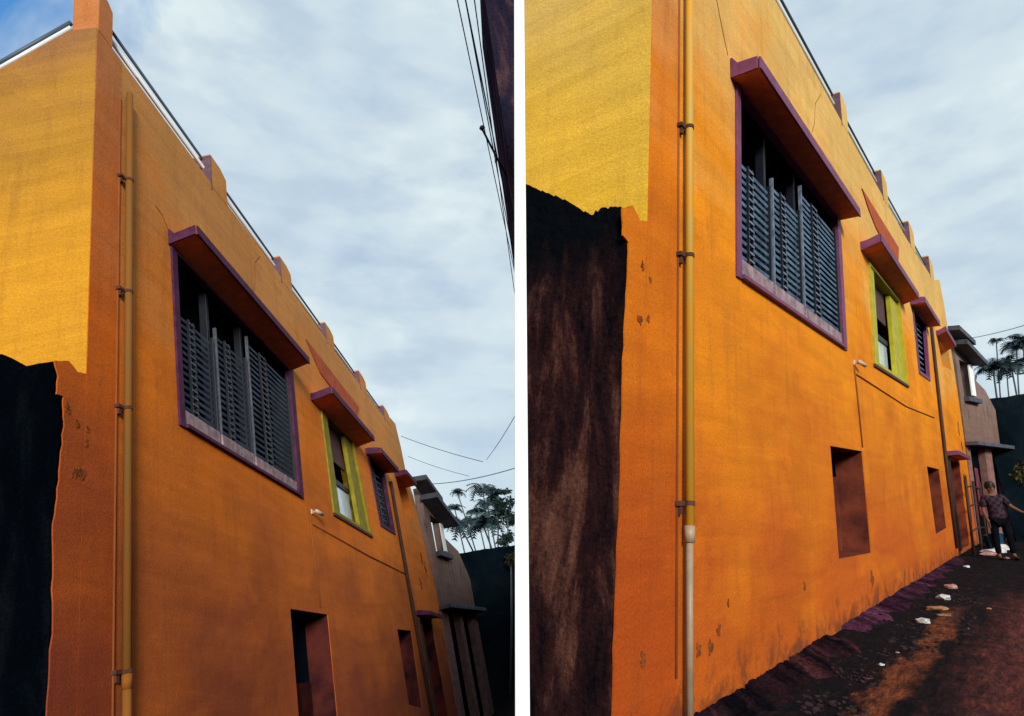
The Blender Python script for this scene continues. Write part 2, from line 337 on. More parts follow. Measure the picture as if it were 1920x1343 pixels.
for r in rings[1:]:
    for j in range(seg):
        an = 2 * math.pi * j / seg; x, y = r * math.sin(an), r * math.cos(an)
        h = noise.noise(Vector((x * 1.3, y * 1.3, 0))) * 0.018 if r < 40 else 0
        pts.append((x, ground_z(x, y) - 0.02 + h, -y))
F = [(0, 1 + j, 1 + (j + 1) % seg) for j in range(seg)]
for i in range(len(rings) - 2):
    for j in range(seg):
        a = 1 + i * seg; F.append((a + j, a + (j + 1) % seg, a + seg + (j + 1) % seg, a + seg + j))
g.add(pts, F)
tag(g.build('ground', 'mud', base=(0, 0.001, 0), smooth=True), kind='structure')

# the lane along the amber house: one finely dented sheet; clay track, red soil and black mud are told apart by its material
lm = MB(SW); nu, nc = 230, 90; P = []; UVs = []
for i in range(nu + 1):
    U = -0.5 + 20.5 * (i / nu) ** 1.35
    for k in range(nc + 1):
        C = 0.01 + 4.2 * (k / nc) ** 1.5
        w_ = SR.pt(U, BASE_R, C); q = Vector((w_.x, w_.y, 0))
        h = noise.noise(q * 1.7) * .028 + noise.noise(q * 5) * .014 + noise.noise(q * 14) * .007 + noise.noise(q * 33) * .003
        edge = min(1, C / .1) * min(1, (4.2 - C) / .3) * min(1, max(0, (20 - U)) / .5) * min(1, (U + .5) / .2)
        P.append((w_.x, ground_z(w_.x, w_.y) + .012 + h * edge - .045 * (1 - edge) * (C > 1), -w_.y)); UVs.append((U, C))
F = []
for i in range(nu):
    for k in range(nc): a = i * (nc + 1) + k; F.append((a, a + 1, a + nc + 2, a + nc + 1))
lm.add(P, F); lm.uv = UVs
m, t, b = base_mat('lane_soil', 0.97, 0.05)
uv = t.nodes.new('ShaderNodeTexCoord').outputs['UV']; sx = t.nodes.new('ShaderNodeSeparateXYZ'); t.links.new(uv, sx.inputs[0])
def mth(op, a, b_=None, c_=None):
    n = t.nodes.new('ShaderNodeMath'); n.operation = op
    for k, v in enumerate((a, b_, c_)):
        if v is None: continue
        if hasattr(v, 'links'): t.links.new(v, n.inputs[k])
        else: n.inputs[k].default_value = v
    return n.outputs[0]
wob = tnoise(t, uv, 1.4, 6, .62, (.8, 2.2, 1), .3); wob2 = tnoise(t, uv, 6, 6, .7, (.6, 2, 1), .3, (3, 3, 0))
fine = tnoise(t, uv, 24, 5, .75, (.5, 1.6, 1))
Cw = mth('ADD', mth('MULTIPLY_ADD', wob, .55, -.275), mth('ADD', sx.outputs[1], mth('MULTIPLY_ADD', wob2, .16, -.08)))
tr = mth('ABSOLUTE', mth('SUBTRACT', Cw, .79))
trm = ramp(t, tr, [(.04, (1, 1, 1)), (.15, (0, 0, 0))]).outputs[0]
far_ = ramp(t, mth('DIVIDE', sx.outputs[0], 20.0), [(.29, (1, 1, 1)), (.36, (0, 0, 0))]).outputs[0]
trm = mix(t, 1.0, trm, far_, 'MULTIPLY')
red = ramp(t, mth('SUBTRACT', Cw, .0), [(.0, (0, 0, 0)), (1.0, (1, 1, 1))]).outputs[0]
mr_ = t.nodes.new('ShaderNodeMapRange'); mr_.inputs[1].default_value = .98; mr_.inputs[2].default_value = 1.42; t.links.new(Cw, mr_.inputs[0])
fr_ = ramp(t, mth('DIVIDE', sx.outputs[0], 20.0), [(.33, (1, 1, 1)), (.50, (0, 0, 0))]).outputs[0]
redm = mix(t, 1.0, mr_.outputs[0], fr_, 'MULTIPLY')
mudc = ramp(t, wob2, [(.42, (.0035, .005, .008)), (.58, (.010, .007, .009)), (.72, (.045, .016, .013))], 'LINEAR').outputs[0]
redc = ramp(t, wob2, [(.35, (.035, .014, .018)), (.55, (.085, .028, .026)), (.72, (.17, .05, .035))], 'LINEAR').outputs[0]
clay = ramp(t, wob2, [(.35, (.05, .018, .014)), (.55, (.15, .048, .022)), (.8, (.28, .10, .045))], 'LINEAR').outputs[0]
c = mix(t, redm, mudc, redc); c = mix(t, trm, c, clay)
c = mix(t, .85, c, ramp(t, fine, [(.32, (.35, .35, .38)), (.68, (1.6, 1.5, 1.4))], 'LINEAR').outputs[0], 'MULTIPLY')
t.links.new(c, b.inputs['Base Color']); bump(t, b, fine, .8, .03); M['lane'] = m
tag(lm.build('lane', 'lane', smooth=True), kind='structure')

# ------------------------------------------------------------------ the orange houses
def bil(q, s_, t_):
    (a, b_, c, d) = q   # top left, top right, bottom right, bottom left in (U, V)
    U = (1 - t_) * ((1 - s_) * d[0] + s_ * c[0]) + t_ * ((1 - s_) * a[0] + s_ * b_[0])
    V = (1 - t_) * ((1 - s_) * d[1] + s_ * c[1]) + t_ * ((1 - s_) * a[1] + s_ * b_[1])
    return U, V
def loop(q, c=0): return [(p[0], p[1], c) for p in q]
def house(S, P, name, label):
    base = P['base']
    H = empty(name, S.pt(0, base, 0), label, 'house')
    TH = 0.34
    openings = [P['win1'], P['tall'], P['win3'], P['win4'], P['niche1'], P['niche2'], P['door']]
    main = [p for p in P['outline'] if p[0] >= 0]; main = [(0, P['outline'][0][1])] + main
    w_ = MB(S).prism(loop(main), (0, 0, -TH), [loop(q) for q in openings])
    w_.build('side_wall', P['side'], H)
    # plaster return that laps over the end of the old neighbouring wall
    ret = [p for p in P['outline'] if p[0] < 0]; ret = ret + [(-.002, ret[-1][1] + .03), (-.002, ret[0][1])]
    fine = []
    for a, b_ in zip(ret, ret[1:] + ret[:1]):
        for k in range(6):
            f = k / 6; x = a[0] + (b_[0] - a[0]) * f; y = a[1] + (b_[1] - a[1]) * f
            if x < -.01: x += .010 * noise.noise(Vector((x * 30, y * 12, 1))) * 1.5
            fine.append((x, y, -0.001))
    MB(S).prism(fine, (0, 0, -0.010)).build('plaster_return', P['side'], H)
    # gable wall: stands square to the side wall, starts 2 mm behind its inner face
    gp = [(-0.004, v, c) for (c, v) in P['gable']]
    MB(S).prism(gp, (0.30, 0, 0)).build('gable_wall', P['gmat'], H)
    # dark rooms behind the openings
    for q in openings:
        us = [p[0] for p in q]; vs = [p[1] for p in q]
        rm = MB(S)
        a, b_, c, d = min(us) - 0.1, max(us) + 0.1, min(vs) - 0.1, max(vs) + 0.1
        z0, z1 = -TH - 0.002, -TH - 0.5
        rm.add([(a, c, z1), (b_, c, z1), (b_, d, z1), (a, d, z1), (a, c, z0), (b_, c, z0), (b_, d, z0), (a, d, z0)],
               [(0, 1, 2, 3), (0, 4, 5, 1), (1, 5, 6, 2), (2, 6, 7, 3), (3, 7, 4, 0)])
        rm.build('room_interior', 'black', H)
    def lining(q, matn, d0=-0.012, d1=-TH - .004, nm='reveal_shade_lining', parent=None, t_=.006):
        def fl(x, y, c): U, V = bil(q, x, y); return (U, V, c)
        hh = abs(q[0][1] - q[3][1]); ww = abs(q[1][0] - q[0][0]); tx, ty = t_ / ww, t_ / hh
        mb = MB(S, fl); O = [(0, 0), (1, 0), (1, 1), (0, 1)]; I = [(tx, ty), (1 - tx, ty), (1 - tx, 1 - ty), (tx, 1 - ty)]
        P_ = [(x, y, z) for z in (d0, d1) for ring in (O, I) for (x, y) in ring]
        F_ = []
        for k in range(4):
            l = (k + 1) % 4; F_ += [(k, l, 4 + l, 4 + k), (8 + k, 8 + l, 12 + l, 12 + k), (4 + k, 4 + l, 12 + l, 12 + k), (k, l, 8 + l, 8 + k)]
        return mb.add(P_, F_).build(nm, matn, parent or H)
    for qn, mt in (('win1', 'dark_frame'), ('win3', 'dark_frame'), ('niche1', P['lin']), ('niche2', P['lin']), ('door', P['lin'])): lining(P[qn], mt)  # dark lining colours put recess shade into the reveals
    # roof slab and rear walls close the volume
    e = P['end_u'] - 0.4; vt = P['roof_v']; ct, cb = P['rear']
    def slab(nm, u0, u1, poly): MB(S).prism([(u0, v, c) for (v, c) in poly], (u1 - u0, 0, 0)).build(nm, P['side'], H)
    slab('roof_slab', .32, e, [(vt - .15, ct), (vt, ct), (vt, -TH - .002), (vt - .15, -TH - .002)])
    slab('rear_wall', .32, e, [(base - .4, cb), (vt - .152, ct), (vt - .152, ct + .15), (base - .4, cb + .15)])
    slab('end_wall', e - .2, e, [(base - .4, cb + .152), (vt - .152, ct + .152), (vt - .152, -TH - .004), (base - .4, -TH - .004)])
    # parapet posts with purple cheeks
    for (a, b_, v0, v1) in P['posts']:
        pb = MB(S); pb.prism([(a + .004, v0 - 0.04, 0.005), (b_, v0 - 0.04, 0.005), (b_, v1 - 0.07, 0.005), (b_ - (b_ - a) * .35, v1, 0.005), (a + .004, v1 + 0.01, 0.005)], (0, 0, -0.27))
        po = pb.build('parapet_post', P['side'], H, bevel=0.012)
        if a > 1: MB(S).box(a - 0.012, a + .002, v0 - 0.10, v1 - .03, -0.25, 0.010).build('purple_cheek', 'purple_grey', po)
    # two pipe rails along the parapet
    for (nm, pts, r, mt) in P['rails']:
        MB(S).tube(pts, r, 10).build(nm, mt, H, smooth=True)
    # awnings
    for (u0, u1, vw, vo, c_out, h, tip) in P['awnings']:
        a = MB(S).prism([(u0 + 0.012, vw, 0.002), (u0 + 0.012, vo, c_out), (u0 + 0.012, vo + h, c_out), (u0 + 0.012, vw + h + 0.03, 0.002)], (u1 - u0 - 0.024, 0, 0)).build('awning', 'soffit', H)
        fb = MB(S)
        fb.prism([(u0, vo - 0.012, c_out + 0.002), (u1, vo - 0.012, c_out + 0.002), (u1, vo + h + 0.012, c_out + 0.002), (u0, vo + h + 0.012, c_out + 0.002)], (0, 0, 0.022))
        fb.build('front_fascia', P['purp'], a, bevel=0.006)
        fb = MB(S).prism([(u0, vw - 0.015, 0.003), (u0, vo - 0.015, c_out), (u0, vo + h + 0.012, c_out), (u0, vw + h + 0.02, 0.07), (u0, vw + h + 0.02 + tip, 0.02), (u0, vw + h + 0.02 + tip, 0.003)], (-0.02, 0, 0))
        fb.build('end_fascia', P['purp'], a, bevel=0.005)
    # wide barred window with three leaves
    q = P['win1']; wu = ((q[1][0] - q[0][0]) + (q[2][0] - q[3][0])) / 2; hv = q[0][1] - q[3][1]
    def fn(s_, t_, c): U, V = bil(q, s_ / wu, t_ / hv); return (U, V, c)
    fr = MB(S, fn); j = 0.075
    fr.box(-0.03, j, -0.05, hv, -0.06, 0.022); fr.box(wu - j * 1.7, wu + 0.03, -0.05, hv, -0.06, 0.022)
    fr.box(j, wu - j * 1.7, hv - 0.06, hv, -0.06, 0.02)
    F1 = fr.build('barred_window', P['purp'], H, bevel=0.004)
    sl_ = MB(S, fn); sl_.box(j + .004, wu - j * 1.7 - .004, -0.045, -0.004, -0.12, 0.045); sl_.build('sill_ledge', P['purp'], F1, bevel=0.004)
    m1, m2 = P['mull']
    cuts = [j, m1, m2, wu - j * 1.7]
    MB(S, fn).box(j, wu - j * 1.7, 0.0, hv - .06, -0.325, -0.32).build('glass_pane', 'black', F1)
    for x in (m1, m2): MB(S, fn).box(x - 0.045, x + 0.012, 0.002, hv - 0.062, -0.16, -0.07).build('mullion', 'dark_frame', F1, bevel=0.004)
    for k in range(3):
        a, b_ = cuts[k] + (0.018 if k else 0.0), cuts[k + 1] - 0.05
        gt = P['gtop'][k]; wd = b_ - a
        MB(S, fn).box(a, b_, 0.004, 0.16, -0.055, 0.006).build('bottom_panel', 'sill', F1, bevel=0.004)
        MB(S, fn).box(a, a + 0.024, 0.162, gt + 0.04, -0.04, 0.0).build('leaf_stile', P['stile'], F1, bevel=0.003)
        MB(S, fn).box(b_ - 0.03, b_, 0.162, gt + 0.02, -0.04, 0.0).build('leaf_stile', 'dark_frame', F1, bevel=0.003)
        for f in (0.28, 0.40): MB(S, fn).box(a + wd * f, a + wd * f + 0.02, 0.162, gt - 0.02, -0.03, -0.004).build('leaf_upright', 'dark_frame', F1)
        nb = int((gt - 0.17) / 0.078)
        for i in range(nb):
            y = 0.20 + i * (gt - 0.2) / nb
            mb = MB(S, fn)
            for (x0, x1) in ((a + 0.037, a + wd * 0.28 - .004), (a + wd * 0.40 + 0.026, b_ - 0.032)):
                mb.prism([(x0, y, -0.030), (x1, y, -0.030), (x1, y + 0.024, -0.020), (x0, y + 0.024, -0.020)], (0, 0.006, -0.004))
            mb.build('louvre_slat', P['slat'], F1)
            MB(S, fn).box(a + wd * .28 + .0, a + wd * .40 + .02, y + .004, y + .024, -.003, .003).build('rivet_plate', P['stile'], F1)
    # tall opening with lime jambs
    q2 = P['tall']; wu2 = (q2[1][0] - q2[0][0] + q2[2][0] - q2[3][0]) / 2; hv2 = q2[0][1] - q2[3][1]
    def fn2(s_, t_, c): U, V = bil(q2, s_ / wu2, t_ / hv2); return (U, V, c)
    T = lining(q2, P['lime'], 0.028, -0.30, 'tall_window', t_=.05)
    ja, jb = P['jambs']
    MB(S, fn2).box(0.052, ja, 0.0, hv2, -0.05, 0.012).build('jamb', P['lime'], T, bevel=0.006)
    MB(S, fn2).box(wu2 - jb, wu2 - 0.052, 0.0, hv2 - 0.1, -0.10, -0.02).build('jamb', P['lime'], T, bevel=0.006)
    MB(S, fn2).box(-0.01, wu2 + 0.05, -0.05, -0.003, -0.2, 0.03).build('sill_ledge', 'rust', T, bevel=0.004)
    MB(S, fn2).box(ja + .002, wu2 - jb - .002, hv2 * 0.60, hv2 - 0.02, -0.16, -0.13).build('slatted_blind', 'blind', T)
    x0, x1 = ja + .002, wu2 - jb - .002
    MB(S, fn2).add([(x0, 0.01, -0.15), (x1, 0.01, -0.15), (x1, hv2 * .37, -0.15), (x0, hv2 * .37, -0.15), (x0, 0.01, -0.16), (x1, 0.01, -0.16), (x1, hv2 * .37, -0.16), (x0, hv2 * .37, -0.16)],
                   [(0, 1, 2, 3), (7, 6, 5, 4), (0, 4, 5, 1), (1, 5, 6, 2), (2, 6, 7, 3), (3, 7, 4, 0)]).build('glass_pane', 'glass', T)
    MB(S, fn2).box(x0, x1, hv2 * .372, hv2 * .42, -0.17, -0.12).build('glazing_bar', 'dark_frame', T)
    # narrow window
    q3 = P['win3']; wu3 = (q3[1][0] - q3[0][0] + q3[2][0] - q3[3][0]) / 2; hv3 = (q3[0][1] - q3[3][1] + q3[1][1] - q3[2][1]) / 2
    def fn3(s_, t_, c): U, V = bil(q3, s_ / wu3, t_ / hv3); return (U, V, c)
    X = MB(S, fn3).box(0, 0.10, 0, hv3, -0.05, 0.02).box(wu3 - 0.14, wu3, 0, hv3, -0.05, 0.02).box(0.1, wu3 - 0.14, 0, 0.08, -0.05, 0.02).build('narrow_window', P['purp'], H)
    for i in range(10):
        y = 0.12 + i * (hv3 - 0.15) / 10; MB(S, fn3).box(0.1, wu3 - 0.14, y, y + 0.03, -0.1, -0.08).build('bar', P['slat'], X)
    MB(S, fn3).box(wu3 * .45, wu3 * .45 + .06, 0.08, hv3, -0.12, -0.06).build('mullion', 'dark_frame', X)
    q4 = P['win4']
    def fn4(s_, t_, c): U, V = bil(q4, s_, t_); return (U, V, c)
    MB(S, fn4).box(0.35, 1.0, 0.0, 1.0, -0.33, -0.30).build('window_shutter', 'side_r' if S is SR else 'side_l', H)
    # recess backs
    for qn, f in (('niche1', 0.0), ('niche2', 0.0)):
        qq = P[qn]
        def fnn(s_, t_, c): U, V = bil(qq, s_, t_); return (U, V, c)
        MB(S, fnn).box(0.0, 1.0, 0.0, P['nboard'], -0.335, -0.325).build('vent_backing', P['lin'], H)
        if S is SR: MB(S, fnn).blob((0.55, 0.16, -0.30), 0.13, 2, 0.3, (0.9, 0.9, 1.3)).build('soot_patch', 'sootwash', H)
    qd = P['door']
    def fnd(s_, t_, c): U, V = bil(qd, s_, t_); return (U, V, c)
    MB(S, fnd).box(0.30, 1.0, 0.0, 0.93, -0.30, -0.26).build('door_leaf', 'side_r' if S is SR else 'side_l', H)
    MB(S, fnd).box(-0.02, 0.12, 0.0, 1.0, -0.1, 0.04).build('door_post', 'darkpipe', H)
    # slanting wedge of shade above the tall opening, put in as a rust-red panel
    w3 = P['shade_wedge']
    MB(S).prism(w3, (0, 0, 0.016)).build('shade_wedge_panel', 'red_shade', H)
    # rainwater pipe and clamps
    pu, v1, v0, pj, r = P['pipe']
    dp = MB(S).tube([(pu, v1, 0.055), (pu, pj, 0.055)], r, 14).build('drain_pipe', P['pm'], H, smooth=True)
    lo = MB(S).tube([(pu, pj, 0.055), (pu, v0, 0.055)], r * P['lowr'], 14).build('lower_drain_pipe', P['lowm'], H, smooth=True)
    MB(S).tube([(pu, pj - 0.05, 0.055), (pu, pj + 0.05, 0.055)], r * 1.10, 14).build('pipe_socket', P['lowm'], dp, smooth=True)
    MB(S).tube([(pu - r - .045, v1 - .1, .004), (pu - r - .05, (v1 + v0) / 2, .004), (pu - r - .045, v0 + .3, .004)], .009, 8).build('cable_and_pipe_shade', 'cable_and_shade', H, smooth=True)  # thin brown tube stands for the shadow beside the drain pipe
    for v in P['clamps']:
        cb = MB(S); cb.tube([(pu, v - 0.014, 0.055), (pu, v + 0.014, 0.055)], r * 1.18, 14)
        cb.box(pu - r - 0.07, pu - r + 0.0, v - 0.016, v + 0.014, 0.0, 0.04); cb.box(pu + r, pu + r + 0.025, v - 0.014, v + 0.012, 0.0, 0.06)
        cb.box(pu - r - 0.05, pu - r - 0.015, v - 0.07, v - 0.016, 0.0, 0.03)
        cb.build('pipe_clamp', 'rust', dp)
    pp = P['pipe2']
    MB(S).tube(pp, P['pipe2_r'], 8).build('thin_drain_pipe', 'darkpipe', H, smooth=True)
    for k, pts in enumerate(P['cables']): MB(S).tube(pts, P['cable_r'], 6).build('cable_and_pipe_shade', 'cable_and_shade', H, smooth=True)
    for pts in P['cracks']: MB(S).tube(pts, 0.006, 5).build('plaster_crack', 'cable_and_shade', H)
    # patches where the plaster has blown
    for (u, v, r) in P['stains']:
        mb = MB(S); n = 26; ring = []; sd_ = random.uniform(0, 50)
        for k in range(n):
            an = 2 * math.pi * k / n; rr = r * (.85 + 1.0 * noise.noise(Vector((math.cos(an) * 1.7, math.sin(an) * 1.7, sd_)))); ring.append((u + rr * math.cos(an) * 0.8, v + rr * math.sin(an), 0.0))
        mb.prism(ring, (0, 0, 0.004)); mb.build('blown_plaster', 'blown', H)
    return H

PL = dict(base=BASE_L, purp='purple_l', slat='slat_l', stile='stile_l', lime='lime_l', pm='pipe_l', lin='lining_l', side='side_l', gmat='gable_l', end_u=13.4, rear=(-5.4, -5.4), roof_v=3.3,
  outline=[(-.27, -4.6), (-.26, -2.5), (-.25, -1.9), (-.285, -1.36), (-.25, -.98), (-.225, -.57), (-.25, -.34), (-.315, -.35), (-.31, -.2), (-.35, -.10), (-.2, -.03), (-.1, -.08), (0, -.04), (0, 3.78), (2, 3.76), (5, 3.78), (8, 3.74), (11.5, 3.76), (12.4, 3.86), (12.45, 4.03), (13.15, 4.08), (13.46, 3.45), (13.66, 2.63), (14.23, 2.21), (14.9, .61), (15.4, -.25), (16.07, -1.42), (16.75, -3.05), (17, -4.6)],
  gable=[(-.004, -4.6), (-.004, 3.78), (-.29, 3.82), (-.97, 3.47), (-2.8, 2.45), (-5.5, 2.4), (-5.5, -4.6)],
  win1=[(1.30, 2.06), (4.76, 2.08), (4.70, .04), (1.38, .03)], mull=(0.90, 1.80), gtop=(1.30, 1.46, 1.80),
  tall=[(6.06, 2.02), (8.0, 1.98), (8.5, .10), (6.13, .08)], jambs=(0.36, 0.56),
  win3=[(9.12, 2.0), (10.6, 2.1), (10.85, .50), (9.46, .46)],
  win4=[(11.95, 2.25), (13.2, 2.25), (13.9, 1.42), (12.45, 1.35)],
  niche1=[(3.88, -1.59), (5.32, -1.58), (5.28, -3.02), (3.86, -3.0)], niche2=[(9.69, -1.63), (11.07, -1.62), (11.02, -3.2), (9.79, -3.06)],
  door=[(12.1, -1.28), (13.9, -1.30), (14.2, -4.1), (12.2, -4.1)], nboard=0.42,
  posts=[(0.0, .235, 3.80, 4.36), (2.34, 2.80, 3.76, 4.26), (4.72, 5.22, 3.76, 4.20), (7.02, 7.55, 3.76, 4.15), (9.4, 10.0, 3.74, 4.13), (11.7, 12.38, 3.76, 4.12)],
  rails=[('white_rail', [(.25, 4.07, -.1), (12.4, 3.95, -.1)], .025, 'white_pipe'), ('dark_rail', [(.25, 4.22, -.1), (12.4, 4.05, -.1)], .018, 'dark_pipe2'),
         ('white_rail', [(.03, 3.90, -.29), (.03, 3.545, -.97), (.03, 2.5, -2.9)], .025, 'white_pipe'), ('dark_rail', [(.03, 3.975, -.29), (.03, 3.62, -.97), (.03, 2.55, -2.9)], .026, 'dark_pipe2')],
  awnings=[(1.25, 4.72, 2.04, 2.10, .30, .09, .07), (5.62, 8.35, 1.90, 1.95, .36, .10, .0), (9.05, 10.75, 1.97, 1.92, .32, .10, 0), (11.9, 13.2, 2.2, 2.2, .3, .10, 0), (11.95, 14.0, -1.22, -1.28, .3, .07, 0)],
  shade_wedge=[(5.67, 3.08, .001), (6.0, 2.86, .001), (6.31, 2.70, .001), (7.4, 2.62, .001), (8.6, 2.66, .001), (8.95, 3.0, .001)],
  pipe=(.45, 3.35, -4.2, -2.32, .032), lowr=0.95, lowm='pipe_l', clamps=(2.22, .95, -.19, -2.25),
  pipe2=[(11.05, 1.84, .04), (11.34, -.29, .04), (11.5, -1.3, .04), (11.9, -3.9, .04)], pipe2_r=0.045,
  cables=[[(4.9, -.1, .01), (4.95, -.8, .01), (5.0, -1.5, .01)], [(5.04, -.31, .01), (8, -.36, .01), (11.42, -.34, .01)]], cable_r=0.012,
  cracks=[[(3.84, 3.6, 0), (3.62, 3.35, 0), (3.58, 3.0, 0), (3.49, 2.78, 0)], [(.99, 2.35, 0), (1.12, 2.33, 0), (1.24, 2.22, 0)]],
  stains=[(-.09, -.50, .035), (.03, -.51, .03), (-.04, -.86, .06), (-.11, -.89, .05), (.02, -.62, .025), (-.2, -.42, .04), (13.9, .4, .16), (14.3, .1, .2), (13.2, -.4, .15)])
PR = dict(base=BASE_R, purp='purple', slat='bluegrey', stile='stile', lime='lime', pm='pipe', lin='lining', side='side_r', gmat='gable_r', end_u=19.6, rear=(-1.48, -.72), roof_v=3.6,
  outline=[(-.26, -3.6), (-.26, -2.93), (-.26, -2.32), (-.25, -1.76), (-.26, -1.15), (-.24, -.64), (-.235, -.30), (-.31, -.27), (-.33, -.09), (-.2, -.02), (-.1, -.09), (0, -.05), (0, 4.1), (6, 4.08), (10.4, 4.09), (12.5, 4.1), (15, 4.25), (17.6, 4.45), (19.3, 4.95), (19.8, 4.24), (20.12, 3.41), (20.7, 1.55), (21.0, -.6), (20.85, -1.8), (21, -3.6)],
  gable=[(-.004, -3.6), (-.004, 4.1), (-1.555, 4.1), (-1.39, 2.61), (-1.2, .85), (-1.04, -.58), (-.76, -3.15), (-.72, -3.6)],
  win1=[(1.70, 2.06), (5.64, 2.08), (5.47, .09), (1.60, .04)], mull=(1.02, 2.07), gtop=(1.24, 1.36, 1.72),
  tall=[(7.57, 1.96), (10.4, 2.0), (10.42, .26), (7.28, .17)], jambs=(0.42, 0.85),
  win3=[(12.25, 2.3), (14.4, 2.4), (13.95, .84), (12.2, .77)],
  win4=[(16.6, 2.5), (19.3, 2.6), (19.6, 2.0), (17.2, 1.75)],
  niche1=[(4.37, -1.28), (6.02, -1.25), (6.08, -2.54), (4.43, -2.5)], niche2=[(11.94, -1.22), (13.85, -1.22), (14.0, -2.5), (12.19, -2.56)],
  door=[(15.5, -.9), (18.6, -.86), (18.7, -3.1), (15.9, -3.1)], nboard=0.74,
  posts=[(6.4, 6.86, 4.1, 4.66), (9.8, 10.40, 4.1, 4.72), (13.2, 14.0, 4.17, 4.80), (16.8, 17.7, 4.4, 5.0)],
  rails=[('white_rail', [(3.0, 4.45, -.1), (10, 4.46, -.1), (17.2, 4.62, -.1)], .025, 'white_pipe'), ('dark_rail', [(3.0, 4.62, -.1), (10, 4.64, -.1), (17.2, 4.75, -.1)], .018, 'dark_pipe2')],
  awnings=[(1.57, 5.68, 2.03, 2.02, .255, .11, .08), (7.07, 10.9, 2.02, 2.10, .28, .12, .0), (12.05, 14.6, 2.32, 2.32, .26, .12, 0), (16.5, 18.9, 2.5, 2.6, .22, .12, 0), (15.4, 18.4, -.82, -.80, .25, .08, 0)],
  shade_wedge=[(7.56, 3.34, .001), (8.0, 3.12, .001), (8.55, 2.96, .001), (9.6, 2.85, .001), (10.8, 2.9, .001), (11.1, 3.38, .001)],
  pipe=(.525, 4.0, -3.2, -2.08, .030), lowr=0.72, lowm='pipe_grey', clamps=(.915, -.16, -1.89),
  pipe2=[(15.15, 2.72, .04), (15.0, .36, .04), (14.95, -1, .04), (15.2, -3.0, .04)], pipe2_r=0.04,
  cables=[[(5.88, -.1, .01), (5.95, -.6, .01), (6.0, -1.2, .01)], [(5.93, -.2, .01), (10, -.2, .01), (13.95, -.03, .01)]], cable_r=0.010,
  cracks=[[(5.1, 3.85, 0), (4.75, 3.5, 0), (4.62, 3.1, 0), (4.46, 2.89, 0)], [(1.2, 2.8, 0), (1.35, 2.5, 0), (1.5, 2.24, 0)]],
  stains=[(-.08, -.77, .035), (.03, -.74, .028), (-.06, -.40, .03), (.05, -.47, .025), (1.28, -2.58, .03), (1.10, -2.74, .05), (.78, -2.80, .05), (.96, -2.82, .045), (.04, -2.72, .04), (3.11, -2.64, .04), (6.0, -2.85, .10), (19.9, -.3, .2), (19.5, .2, .22)])
house(SL, PL, 'orange_house', 'deep orange two storey house left of the white gap, its corner pillar against the sky')
house(SR, PR, 'orange_house', 'amber orange two storey house right of the white gap, with grey lower drain pipe')

# corner pillar cap of the left house: a pointed lump above the parapet
# ------------------------------------------------------------------ old walls built against the gables
def old_wall(S, u, top, left_low, right_edge, base, matn, name, label):
    mb = MB(S); cols = 44; rows = 70; P = []
    def top_v(c):
        for (c0, v0), (c1, v1) in zip(top, top[1:]):
            if c0 <= c <= c1: return v0 + (v1 - v0) * (c - c0) / max(1e-6, c1 - c0)
        return top[-1][1] if c > top[-1][0] else top[0][1]
    for r in range(rows + 1):
        for k in range(cols + 1):
            f = k / cols
            c_top = top[0][0] + (right_edge(0)[0] - top[0][0]) * f
            vt = top_v(c_top) + random.uniform(-.012, .012)
            v = base + (vt - base) * (r / rows)
            cl_, cr_ = left_low(v), right_edge(v)[0]
            c = cl_ + (cr_ - cl_) * f
            d = noise.noise(Vector((c * 4, v * 4, 3))) * 0.02 + noise.noise(Vector((c * 14, v * 14, 1))) * 0.008
            P.append((u + d, v, c - (0.004 if k == cols else 0)))
    n = len(P); Q = [(u + 0.20, p[1], p[2]) for p in P]
    F = []
    for r in range(rows):
        for k in range(cols):
            a = r * (cols + 1) + k; F.append((a, a + 1, a + cols + 2, a + cols + 1)); F.append((n + a + cols + 1, n + a + cols + 2, n + a + 1, n + a))
    for r in range(rows):
        for k in (0, cols):
            a = r * (cols + 1) + k; F.append((a, a + cols + 1, n + a + cols + 1, n + a))
    for k in range(cols):
        for r in (0, rows):
            a = r * (cols + 1) + k; F.append((a, a + 1, n + a + 1, n + a))
    mb.add(P + Q, F); o = mb.build(name, matn, smooth=False); return tag(o, label, 'wall')
old_wall(SL, -.258, [(-3.2, .5), (-1.2, .3), (-.49, .12), (-.42, .07), (-.32, -.04), (-.24, -.04), (-.15, -.03), (-.07, -.03), (0, -.06)],
         lambda v: -3.2, lambda v: ((-0.05 if v > -.30 else -.012),), -4.5, 'old_l', 'neighbour_wall',
         'sooty black broken-topped wall against the left house, at the left edge')
old_wall(SR, -.252, [(-.94, .44), (-.79, .34), (-.71, .28), (-.54, .17), (-.42, .05), (-.3, -.02), (-.21, 0), (-.08, -.02), (0, -.05)],
         lambda v: -.94 + (.44 - v) * .107, lambda v: ((-0.06 if v > -.26 else -.012),), -3.5, 'old_r', 'neighbour_wall',
         'damp brown streaked wall with jagged top just right of the white gap')

# ------------------------------------------------------------------ paper gap between the two prints, built as a white post
def ray_plane_y(y, p0, p1, t_): return None
pb = MB(SW)
pb.box(-0.033, 0.033, -0.6, 6.6, -0.03, 0.03)
po = pb.build('paper_gap_post', 'white', base=(0, -0.3, 0), bevel=0.004)
tag(po, 'white paper gap between the two prints, built as a tall slim post', 'post')
# leans a little: foot right of its head
foot = Vector((0.047, 3.30, ground_z(0.047, 3.3))); head = Vector((0.018, 3.10, 5.2))
d = (head - foot).normalized()
po.rotation_euler = d.to_track_quat('Z', 'Y').to_euler(); po.rotation_euler.z = 0
po.location = foot; WLOC[po.name] = foot

